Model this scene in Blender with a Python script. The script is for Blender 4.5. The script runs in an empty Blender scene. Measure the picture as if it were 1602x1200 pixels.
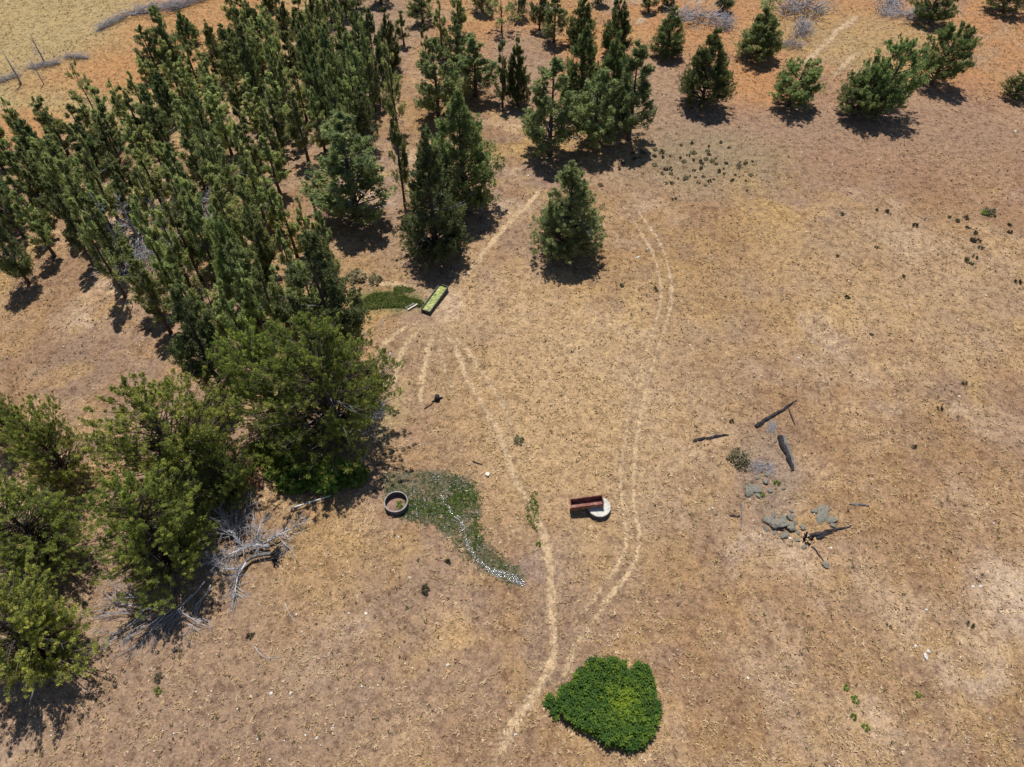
import bpy, bmesh, math, random
import numpy as np
from mathutils import Vector, Matrix

R = math.radians
rng = np.random.default_rng(7)
random.seed(7)
scene = bpy.context.scene
col = scene.collection

# ------------------------------------------------------------------ camera, sky, sun, exposure
CAM_H, PITCH, FPX = 50.0, R(51), 1112.0
cam_d = bpy.data.cameras.new('camera')
cam_d.sensor_width = 36.0
cam_d.lens = 36.0 * FPX / 1602.0
cam_d.clip_end = 9000
cam_d.clip_start = 0.5
cam = bpy.data.objects.new('camera', cam_d)
col.objects.link(cam)
cam.location = (0, 0, CAM_H)
cam.rotation_euler = (R(90) - PITCH, 0, 0)
scene.camera = cam

SUN_EL, SUN_AZ = R(69), R(-8)
world = bpy.data.worlds.new('World')
scene.world = world
world.use_nodes = True
wn = world.node_tree.nodes
wl = world.node_tree.links
bg = wn['Background']
sky = wn.new('ShaderNodeTexSky')
sky.sky_type = 'NISHITA'
sky.sun_disc = False
sky.sun_elevation = SUN_EL
sky.sun_rotation = SUN_AZ
sky.altitude = 1400
sky.air_density = 1.0
sky.dust_density = 0.6
wl.new(sky.outputs[0], bg.inputs[0])
bg.inputs[1].default_value = 0.09
sun_d = bpy.data.lights.new('sun', 'SUN')
sun_d.energy = 5.0
sun_d.angle = R(0.53)
sun_d.color = (1.0, 0.955, 0.89)
sun = bpy.data.objects.new('sun', sun_d)
col.objects.link(sun)
sp = Vector((math.sin(SUN_AZ) * math.cos(SUN_EL), math.cos(SUN_AZ) * math.cos(SUN_EL), math.sin(SUN_EL)))
sun.rotation_euler = (-sp).to_track_quat('-Z', 'Y').to_euler()
sun.location = sp * 300
vs = scene.view_settings
vs.view_transform = 'Standard'
vs.look = 'None'
vs.exposure = 0.3
vs.gamma = 1.0
vs.use_curve_mapping = False

# ------------------------------------------------------------------ small helpers
def hgt(x, y):
    """height of the gently rolling ground, in metres"""
    x = np.asarray(x, float); y = np.asarray(y, float)
    z = (0.16 * np.sin(x * 0.21 + 1.3) * np.cos(y * 0.17 + 0.4) + 0.10 * np.sin(x * 0.37 - y * 0.29)
         + 0.07 * np.sin(x * 0.11 + y * 0.53 + 2.0))
    return z

S51, C51 = math.sin(PITCH), math.cos(PITCH)
def ray(px, py):
    u = (px - 801.0) / FPX; v = (600.0 - py) / FPX
    return u, C51 + v * S51, -S51 + v * C51
def P(px, py):
    """ground point seen at a photo pixel"""
    dx, dy, dz = ray(px, py)
    z = 0.0
    for _ in range(3):
        t = (CAM_H - z) / -dz
        z = float(hgt(dx * t, dy * t))
    return dx * t, dy * t, z
def depth_at(x, y, z):
    return y * C51 + (CAM_H - z) * S51

def tag(o, label=None, cat=None, group=None, kind=None):
    if label: o['label'] = label
    if cat: o['category'] = cat
    if group: o['group'] = group
    if kind: o['kind'] = kind
    return o
def empty(name, loc, label, cat, group=None, rz=0.0):
    o = bpy.data.objects.new(name, None)
    o.empty_display_size = 0.3
    col.objects.link(o)
    o.location = loc; o.rotation_euler = (0, 0, rz)
    return tag(o, label, cat, group)
def link(name, me, parent=None, mat=None):
    o = bpy.data.objects.new(name, me)
    col.objects.link(o)
    if mat is not None and not me.materials: me.materials.append(mat)
    if parent is not None: o.parent = parent
    return o

def np_mesh(name, V, F, attrs=None, colors=None, smooth=False):
    """V (n,3), F (m,k) equal-sided faces"""
    V = np.asarray(V, np.float32); F = np.asarray(F, np.int32)
    k = F.shape[1]
    me = bpy.data.meshes.new(name)
    me.vertices.add(len(V)); me.vertices.foreach_set('co', V.ravel())
    me.loops.add(F.size); me.loops.foreach_set('vertex_index', F.ravel())
    me.polygons.add(len(F))
    me.polygons.foreach_set('loop_start', np.arange(0, F.size, k, dtype=np.int32))
    me.update(calc_edges=True)
    if smooth:
        me.polygons.foreach_set('use_smooth', np.ones(len(F), bool))
    for n, a in (attrs or {}).items():
        at = me.attributes.new(n, 'FLOAT', 'POINT'); at.data.foreach_set('value', np.asarray(a, np.float32))
    for n, a in (colors or {}).items():
        at = me.attributes.new(n, 'FLOAT_COLOR', 'POINT')
        c = np.ones((len(V), 4), np.float32); c[:, :3] = a
        at.data.foreach_set('color', c.ravel())
    return me

class Tubes:
    """collects tapered tubes (n-sided, all quads) into one mesh"""
    def __init__(s): s.V = []; s.F = []; s.n = 0
    def add(s, pts, rad, sides=5, squash=1.0):
        pts = [Vector(p) for p in pts]
        m = len(pts)
        if not hasattr(rad, '__len__'): rad = [rad] * m
        base = s.n
        for i, p in enumerate(pts):
            d = (pts[min(i + 1, m - 1)] - pts[max(i - 1, 0)])
            if d.length < 1e-6: d = Vector((0, 0, 1))
            d.normalize()
            a = d.cross(Vector((0.13, 0.31, 1)) if abs(d.z) < 0.9 else Vector((1, 0.2, 0.1))).normalized()
            b = d.cross(a)
            for j in range(sides):
                t = 2 * math.pi * j / sides
                s.V.append(tuple(p + (a * math.cos(t) + b * math.sin(t) * squash) * rad[i]))
        for i in range(m - 1):
            for j in range(sides):
                j2 = (j + 1) % sides
                s.F.append((base + i * sides + j, base + i * sides + j2, base + (i + 1) * sides + j2, base + (i + 1) * sides + j))
        # end caps as quads (sides 4+) folded; a degenerate-free fan on a centre vertex pair
        for i, flip in ((0, True), (m - 1, False)):
            s.V.append(tuple(pts[i])); c = base + m * sides + (0 if i == 0 else 1)
            for j in range(0, sides, 1):
                a0 = base + i * sides + j; a1 = base + i * sides + (j + 1) % sides
                s.F.append((c, a1, a0, -1) if flip else (c, a0, a1, -1))
        s.n = len(s.V)
    def mesh(s, name, smooth=True):
        me = bpy.data.meshes.new(name)
        me.from_pydata(s.V, [], [f if f[3] >= 0 else f[:3] for f in s.F])
        if smooth: me.polygons.foreach_set('use_smooth', np.ones(len(me.polygons), bool))
        me.update()
        return me

def bm_box(bm, c, size, mat=None):
    r = bmesh.ops.create_cube(bm, size=1.0)
    M = Matrix.Translation(c) @ Matrix.Diagonal((*size, 1))
    if mat is not None: M = mat @ M
    bmesh.ops.transform(bm, matrix=M, verts=r['verts'])
    return r['verts']
def bm_mesh(bm, name, bevel=0.0):
    if bevel:
        bmesh.ops.bevel(bm, geom=list(bm.edges), offset=bevel, segments=1, affect='EDGES')
    me = bpy.data.meshes.new(name)
    bm.to_mesh(me); bm.free()
    return me

# value noise in numpy (for the ground's patches)
def vnoise(x, y, cell, seed):
    x = np.asarray(x) / cell; y = np.asarray(y) / cell
    xi = np.floor(x).astype(np.int64); yi = np.floor(y).astype(np.int64)
    fx = x - xi; fy = y - yi
    fx = fx * fx * (3 - 2 * fx); fy = fy * fy * (3 - 2 * fy)
    def h(a, b):
        n = (a * 374761393 + b * 668265263 + seed * 974711) & 0xffffffff
        n = ((n ^ (n >> 13)) * 1274126177) & 0xffffffff
        return ((n ^ (n >> 16)) & 0xffff) / 65535.0
    return ((h(xi, yi) * (1 - fx) + h(xi + 1, yi) * fx) * (1 - fy) + (h(xi, yi + 1) * (1 - fx) + h(xi + 1, yi + 1) * fx) * fy)
def fbm(x, y, cell, seed, octs=4):
    s = 0; a = 0.5; t = 0
    for i in range(octs):
        s = s + a * vnoise(x, y, cell / 2 ** i, seed + i * 17); t += a; a *= 0.55
    return s / t
def sstep(a, b, x):
    t = np.clip((x - a) / (b - a), 0, 1); return t * t * (3 - 2 * t)

# ------------------------------------------------------------------ materials
def new_mat(name):
    m = bpy.data.materials.new(name); m.use_nodes = True
    n = m.node_tree.nodes; l = m.node_tree.links
    b = n['Principled BSDF']
    b.inputs['Roughness'].default_value = 0.9
    b.inputs['Specular IOR Level'].default_value = 0.15
    return m, n, l, b
def noise(n, l, scale, detail=4, rough=0.6, coord='Object'):
    tc = n.new('ShaderNodeTexCoord'); t = n.new('ShaderNodeTexNoise')
    t.inputs['Scale'].default_value = scale; t.inputs['Detail'].default_value = detail; t.inputs['Roughness'].default_value = rough
    l.new(tc.outputs[coord], t.inputs['Vector'])
    return t
def ramp(n, l, src, stops):
    r = n.new('ShaderNodeValToRGB')
    e = r.color_ramp.elements
    while len(e) < len(stops): e.new(0.5)
    for k, (p, c) in enumerate(stops):
        e[k].position = p; e[k].color = (*c, 1)
    l.new(src, r.inputs[0]); return r
def mix(n, l, a, b, f, mode='MIX'):
    m = n.new('ShaderNodeMix'); m.data_type = 'RGBA'; m.blend_type = mode
    for sock, val in ((6, a), (7, b)):
        if isinstance(val, tuple): m.inputs[sock].default_value = (*val, 1)
        else: l.new(val, m.inputs[sock])
    if isinstance(f, (int, float)): m.inputs[0].default_value = f
    else: l.new(f, m.inputs[0])
    return m.outputs[2]
def bump(n, l, b, src, strength, dist):
    bp = n.new('ShaderNodeBump'); bp.inputs['Strength'].default_value = strength; bp.inputs['Distance'].default_value = dist
    l.new(src, bp.inputs['Height']); l.new(bp.outputs[0], b.inputs['Normal'])

def simple_mat(name, stops, scale=3.0, rough=0.85, spec=0.2, metal=0.0, bmp=0.3, bdist=0.02, detail=5):
    m, n, l, b = new_mat(name)
    t = noise(n, l, scale, detail, 0.65)
    r = ramp(n, l, t.outputs[0], stops)
    l.new(r.outputs[0], b.inputs['Base Color'])
    b.inputs['Roughness'].default_value = rough; b.inputs['Specular IOR Level'].default_value = spec
    b.inputs['Metallic'].default_value = metal
    if bmp: bump(n, l, b, t.outputs[0], bmp, bdist)
    return m

def ground_like(name, edge=False):
    """soil and matted dry grass: colour of each place from the mesh, fine grain from noise"""
    m, n, l, b = new_mat(name)
    at = n.new('ShaderNodeAttribute'); at.attribute_name = 'soil'
    c = at.outputs['Color']
    t1 = noise(n, l, 1.3, 6, 0.7); t2 = noise(n, l, 4.5, 5, 0.7); t3 = noise(n, l, 11.0, 3, 0.6)
    # darker crumbs of soil between the straw, paler straw on top
    f1 = ramp(n, l, t1.outputs[0], [(0.36, (0.62, 0.58, 0.58)), (0.50, (1, 1, 1)), (0.66, (1.22, 1.2, 1.14))])
    c = mix(n, l, c, f1.outputs[0], 1.0, 'MULTIPLY')
    f2 = ramp(n, l, t2.outputs[0], [(0.34, (0.50, 0.46, 0.46)), (0.47, (0.95, 0.95, 0.95)), (0.58, (1.05, 1.05, 1.05)), (0.70, (1.5, 1.48, 1.42))])
    c = mix(n, l, c, f2.outputs[0], 1.0, 'MULTIPLY')
    f3 = ramp(n, l, t3.outputs[0], [(0.35, (0.66, 0.64, 0.62)), (0.55, (1, 1, 1)), (0.70, (1.3, 1.3, 1.27))])
    c = mix(n, l, c, f3.outputs[0], 0.75, 'MULTIPLY')
    l.new(c, b.inputs['Base Color'])
    ad = n.new('ShaderNodeMath'); ad.operation = 'ADD'
    l.new(t2.outputs[0], ad.inputs[0]); l.new(t3.outputs[0], ad.inputs[1])
    bump(n, l, b, ad.outputs[0], 0.7, 0.08)
    b.inputs['Specular IOR Level'].default_value = 0.05
    b.inputs['Roughness'].default_value = 0.95
    if edge:
        ae = n.new('ShaderNodeAttribute'); ae.attribute_name = 'cover'
        s = n.new('ShaderNodeMath'); s.operation = 'ADD'
        tn = noise(n, l, 3.5, 5, 0.75)
        sc = n.new('ShaderNodeMath'); sc.operation = 'MULTIPLY_ADD'
        l.new(tn.outputs[0], sc.inputs[0]); sc.inputs[1].default_value = 2.2; sc.inputs[2].default_value = -1.1
        l.new(ae.outputs['Fac'], s.inputs[0]); l.new(sc.outputs[0], s.inputs[1])
        rr = n.new('ShaderNodeMapRange'); rr.inputs['From Min'].default_value = 0.16; rr.inputs['From Max'].default_value = 0.57
        l.new(s.outputs[0], rr.inputs['Value'])
        tr = n.new('ShaderNodeBsdfTransparent'); ms = n.new('ShaderNodeMixShader')
        l.new(rr.outputs[0], ms.inputs[0]); l.new(tr.outputs[0], ms.inputs[1]); l.new(b.outputs[0], ms.inputs[2])
        l.new(ms.outputs[0], n['Material Output'].inputs['Surface'])
    return m

def leaf_mat(name, c1, c2, c3, trans=0.3, ovar=0.42):
    """foliage: per-plume tint plus a difference from tree to tree"""
    m, n, l, b = new_mat(name)
    at = n.new('ShaderNodeAttribute'); at.attribute_name = 'tint'
    r = ramp(n, l, at.outputs['Fac'], [(0.0, c1), (0.55, c2), (1.0, c3)])
    oi = n.new('ShaderNodeObjectInfo')
    hv = n.new('ShaderNodeHueSaturation')
    mr = n.new('ShaderNodeMapRange'); mr.inputs['To Min'].default_value = 0.482; mr.inputs['To Max'].default_value = 0.52
    l.new(oi.outputs['Random'], mr.inputs['Value']); l.new(mr.outputs[0], hv.inputs['Hue'])
    ml = n.new('ShaderNodeMath'); ml.operation = 'MULTIPLY'; ml.inputs[1].default_value = 7.31
    fr = n.new('ShaderNodeMath'); fr.operation = 'FRACT'
    mv = n.new('ShaderNodeMapRange'); mv.inputs['To Min'].default_value = 1 - ovar; mv.inputs['To Max'].default_value = 1 + ovar
    l.new(oi.outputs['Random'], ml.inputs[0]); l.new(ml.outputs[0], fr.inputs[0]); l.new(fr.outputs[0], mv.inputs['Value'])
    l.new(mv.outputs[0], hv.inputs['Value'])
    bright = n.new('ShaderNodeVectorMath'); bright.operation = 'MULTIPLY'; bright.inputs[1].default_value = (1.60, 1.48, 1.80)
    l.new(r.outputs[0], bright.inputs[0]); l.new(bright.outputs[0], hv.inputs['Color'])
    l.new(hv.outputs[0], b.inputs['Base Color'])
    b.inputs['Roughness'].default_value = 0.7
    tl = n.new('ShaderNodeBsdfTranslucent'); ms = n.new('ShaderNodeMixShader'); ms.inputs[0].default_value = trans
    tb = n.new('ShaderNodeVectorMath'); tb.operation = 'MULTIPLY'; tb.inputs[1].default_value = (1.85, 1.9, 1.55)
    l.new(hv.outputs[0], tb.inputs[0]); l.new(tb.outputs[0], tl.inputs['Color'])
    l.new(b.outputs[0], ms.inputs[1]); l.new(tl.outputs[0], ms.inputs[2])
    l.new(ms.outputs[0], n['Material Output'].inputs['Surface'])
    return m
def color_attr_mat(name, attr, trans=0.15):
    m, n, l, b = new_mat(name)
    at = n.new('ShaderNodeAttribute'); at.attribute_name = attr
    l.new(at.outputs['Color'], b.inputs['Base Color'])
    b.inputs['Roughness'].default_value = 0.9; b.inputs['Specular IOR Level'].default_value = 0.08
    if trans:
        tl = n.new('ShaderNodeBsdfTranslucent'); ms = n.new('ShaderNodeMixShader'); ms.inputs[0].default_value = trans
        l.new(at.outputs['Color'], tl.inputs['Color'])
        l.new(b.outputs[0], ms.inputs[1]); l.new(tl.outputs[0], ms.inputs[2])
        l.new(ms.outputs[0], n['Material Output'].inputs['Surface'])
    return m

M_ground = ground_like('dry_ground')
M_path = ground_like('bare_path', True)
M_bark = simple_mat('juniper_bark', [(0.3, (0.05, 0.035, 0.028)), (0.7, (0.14, 0.10, 0.08))], 4.0)
M_dead = simple_mat('bleached_wood', [(0.3, (0.20, 0.19, 0.20)), (0.5, (0.36, 0.35, 0.36)), (0.72, (0.50, 0.49, 0.50))], 2.2)
M_greywood = simple_mat('grey_weathered_wood', [(0.3, (0.19, 0.185, 0.20)), (0.7, (0.38, 0.37, 0.39))], 2.5)
M_char = simple_mat('charred_wood', [(0.35, (0.010, 0.009, 0.010)), (0.62, (0.035, 0.03, 0.034)), (0.78, (0.14, 0.13, 0.13))], 3.0, bmp=0.8, bdist=0.05)
M_board = simple_mat('pale_board', [(0.3, (0.38, 0.33, 0.26)), (0.7, (0.56, 0.50, 0.42))], 5.0)
M_leaf_cone = leaf_mat('dense_juniper_foliage', (0.040, 0.062, 0.020), (0.085, 0.118, 0.036), (0.155, 0.185, 0.058), 0.38)
M_leaf_slim = leaf_mat('slender_juniper_foliage', (0.062, 0.082, 0.030), (0.138, 0.165, 0.054), (0.240, 0.258, 0.090), 0.42)
M_leaf_open = leaf_mat('open_juniper_foliage', (0.042, 0.062, 0.024), (0.096, 0.124, 0.044), (0.170, 0.192, 0.070), 0.40, 0.3)
M_leaf_round = leaf_mat('spreading_juniper_foliage', (0.046, 0.070, 0.018), (0.122, 0.155, 0.032), (0.235, 0.262, 0.052), 0.42, 0.25)
M_leaf_grey = leaf_mat('greyish_juniper_foliage', (0.060, 0.080, 0.032), (0.120, 0.145, 0.052), (0.20, 0.22, 0.080), 0.38)
M_leaf_herb = leaf_mat('lush_herb_foliage', (0.014, 0.034, 0.008), (0.048, 0.086, 0.013), (0.145, 0.180, 0.015), 0.36, 0.02)
M_leaf_shrub = leaf_mat('small_shrub_foliage', (0.03, 0.032, 0.016), (0.06, 0.06, 0.028), (0.10, 0.09, 0.045), 0.2, 0.5)
M_leaf_green = leaf_mat('fresh_green_foliage', (0.05, 0.10, 0.02), (0.11, 0.17, 0.03), (0.22, 0.26, 0.05), 0.38, 0.2)
M_leaf_sage = leaf_mat('sage_foliage', (0.115, 0.110, 0.055), (0.17, 0.16, 0.085), (0.22, 0.21, 0.12), 0.3, 0.2)
M_leaf_rust = leaf_mat('browned_foliage', (0.10, 0.07, 0.035), (0.17, 0.10, 0.055), (0.22, 0.19, 0.07), 0.2, 0.2)
M_grass = color_attr_mat('dry_grass_blades', 'tuft_color')
M_rock = simple_mat('grey_lichen_rock', [(0.28, (0.045, 0.041, 0.036)), (0.42, (0.12, 0.106, 0.09)), (0.53, (0.215, 0.188, 0.155)), (0.62, (0.11, 0.165, 0.09)), (0.74, (0.27, 0.25, 0.225))], 5.0, bmp=0.9, bdist=0.06)
M_ash = simple_mat('grey_ash_soil', [(0.3, (0.15, 0.115, 0.10)), (0.7, (0.28, 0.23, 0.20))], 4.0, bmp=0.6)
M_white = simple_mat('white_stone', [(0.3, (0.36, 0.34, 0.31)), (0.7, (0.60, 0.58, 0.55))], 3.0)
M_trickle = simple_mat('trickle_fleck', [(0.36, (0.05, 0.045, 0.038)), (0.48, (0.17, 0.155, 0.14)), (0.54, (0.40, 0.385, 0.375)), (0.63, (0.62, 0.61, 0.60))], 7.0, bmp=0)
M_pale = simple_mat('pale_stone', [(0.3, (0.42, 0.36, 0.29)), (0.7, (0.66, 0.59, 0.50))], 3.0)
M_rust = simple_mat('rusted_steel', [(0.3, (0.085, 0.035, 0.026)), (0.5, (0.19, 0.075, 0.055)), (0.72, (0.33, 0.20, 0.17))], 2.4, 0.75, 0.3, 0.1)
M_darksteel = simple_mat('dark_stained_steel', [(0.3, (0.030, 0.026, 0.020)), (0.7, (0.085, 0.07, 0.05))], 3.0, 0.6, 0.4)
M_conc = simple_mat('weathered_concrete', [(0.3, (0.24, 0.22, 0.19)), (0.45, (0.42, 0.40, 0.35)), (0.75, (0.56, 0.53, 0.48))], 3.5, bmp=0.5)
M_dullwood = simple_mat('dull_burnt_wood', [(0.3, (0.035, 0.033, 0.033)), (0.5, (0.11, 0.105, 0.10)), (0.72, (0.24, 0.23, 0.22))], 5.0, bmp=0.8, bdist=0.05)
M_greymetal = simple_mat('grey_tank_rim', [(0.3, (0.09, 0.075, 0.07)), (0.7, (0.26, 0.235, 0.225))], 2.5, 0.6, 0.4)
M_rubber = simple_mat('dark_tank_side', [(0.3, (0.05, 0.04, 0.04)), (0.7, (0.13, 0.11, 0.11))], 3.0)
M_algae = simple_mat('algae_water', [(0.32, (0.04, 0.085, 0.015)), (0.45, (0.12, 0.17, 0.025)), (0.56, (0.24, 0.25, 0.035)), (0.70, (0.36, 0.36, 0.15))], 2.6, 0.35, 0.5, bmp=0.2)
M_pinksoil = simple_mat('tank_floor_soil', [(0.3, (0.13, 0.075, 0.05)), (0.5, (0.22, 0.13, 0.095)), (0.7, (0.33, 0.21, 0.16))], 3.0)
M_pipe = simple_mat('pale_pipe', [(0.3, (0.50, 0.55, 0.52)), (0.7, (0.70, 0.74, 0.70))], 3.0, 0.5, 0.4)
m, n, l, b = new_mat('seep_water')
b.inputs['Base Color'].default_value = (0.10, 0.10, 0.085, 1)
b.inputs['Roughness'].default_value = 0.12; b.inputs['Specular IOR Level'].default_value = 0.5
t = noise(n, l, 9.0, 5, 0.7); bump(n, l, b, t.outputs[0], 0.7, 0.07)
M_water = m

# ------------------------------------------------------------------ ground: places and their soil
PATHS = {   # name: (list of (pixels, half width m, strength), colour)
 'foot': ([(690, 505), (700, 525), (714, 548), (728, 585), (748, 622), (766, 652), (782, 682), (800, 732), (818, 772), (836, 806), (850, 834), (857, 868), (861, 905), (864, 955), (866, 1000), (862, 1040), (842, 1078), (815, 1116), (793, 1155), (772, 1205)], 0.27, 0.74),
 'rut_a': ([(985, 312), (1003, 338), (1022, 364), (1037, 392), (1047, 424), (1050, 458), (1046, 492), (1036, 526), (1025, 560), (1013, 602), (1003, 645), (996, 690), (991, 740), (992, 790), (999, 830), (997, 862), (982, 898), (957, 930), (930, 968), (906, 1000)], 0.17, 0.74),
 'rut_b': ([(972, 318), (990, 344), (1006, 370), (1022, 398), (1031, 428), (1034, 460), (1029, 494), (1017, 530), (1006, 565), (993, 607), (983, 650), (976, 695), (972, 742), (974, 792), (980, 832), (977, 860), (962, 892), (938, 926), (915, 955), (892, 985)], 0.16, 0.66),
 'trail_up': ([(850, 292), (828, 318), (803, 342), (778, 370), (756, 396), (738, 420), (716, 444)], 0.30, 0.85),
 'trail_a': ([(682, 508), (672, 540), (664, 575), (659, 610), (655, 650)], 0.24, 0.74),
 'trail_b': ([(668, 506), (645, 528), (628, 555), (618, 590), (611, 628)], 0.24, 0.74),
 'trail_c': ([(660, 502), (630, 515), (605, 535), (585, 560)], 0.24, 0.72),
 'trail_d': ([(700, 515), (740, 560), (790, 640), (800, 690)], 0.22, 0.6),
 'trail_e': ([(565, 446), (600, 444), (640, 447), (665, 452)], 0.24, 0.8),
 'trail_f': ([(1345, 22), (1325, 38), (1308, 50), (1298, 62), (1286, 74), (1268, 90), (1248, 102)], 0.42, 0.78),
 'trail_g': ([(1352, 78), (1332, 90), (1312, 112), (1296, 122)], 0.36, 0.66),
 'trail_i': ([(690, 512), (688, 545), (700, 585), (716, 625)], 0.2, 0.6),
 'trail_j': ([(930, 968), (905, 1000), (880, 1060), (858, 1100)], 0.18, 0.58),
 'trail_k': ([(850, 700), (830, 690), (808, 700)], 0.2, 0.4),
 'trail_h': ([(1022, 22), (1005, 30), (992, 40)], 0.4, 0.7),
}
def pline(px): return np.array([P(*p)[:2] for p in px])
def smooth_line(pts, step=0.3):
    """Catmull-Rom resampling"""
    p = np.vstack([2 * pts[0] - pts[1], pts, 2 * pts[-1] - pts[-2]])
    out = []
    for i in range(1, len(p) - 2):
        n = max(2, int(np.linalg.norm(p[i + 1] - p[i]) / step))
        t = np.linspace(0, 1, n, endpoint=False)[:, None]
        out.append(0.5 * (2 * p[i] + (p[i + 1] - p[i - 1]) * t + (2 * p[i - 1] - 5 * p[i] + 4 * p[i + 1] - p[i + 2]) * t ** 2
                   + (3 * p[i] - p[i - 1] - 3 * p[i + 1] + p[i + 2]) * t ** 3))
    out.append(p[-2][None])
    return np.vstack(out)
def in_poly(x, y, poly):
    x = np.asarray(x); y = np.asarray(y); c = np.zeros(x.shape, bool)
    n = len(poly)
    for i in range(n):
        x1, y1 = poly[i]; x2, y2 = poly[(i + 1) % n]
        k = ((y1 > y) != (y2 > y)) & (x < (x2 - x1) * (y - y1) / (y2 - y1 + 1e-12) + x1)
        c ^= k
    return c
def blob(x, y, px, py, rx, ry, soft=0.5, wob=0.35, seed=3):
    """weight 1 inside an uneven patch centred where the photo pixel meets the ground; radii in metres"""
    cx, cy, _ = P(px, py)
    d = np.hypot((x - cx) / rx, (y - cy) / ry) + wob * (fbm(x, y, max(rx, ry) * 0.5, seed) - 0.5) * 2
    return 1 - sstep(1 - soft, 1 + soft, d)

C_TAN = np.array((0.335, 0.225, 0.132)); C_SOIL = np.array((0.215, 0.143, 0.100)); C_GOLD = np.array((0.325, 0.210, 0.094))
C_ORANGE = np.array((0.345, 0.178, 0.078)); C_RED = np.array((0.255, 0.145, 0.098)); C_OLIVE = np.array((0.315, 0.240, 0.115))
C_PALE = np.array((0.42, 0.315, 0.225)); C_GREEN = np.array((0.085, 0.105, 0.035)); C_GREY = np.array((0.22, 0.175, 0.14))
C_MAUVE = np.array((0.245, 0.165, 0.112)); C_BROWN = np.array((0.225, 0.132, 0.070)); C_WET = np.array((0.11, 0.10, 0.065))

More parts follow.
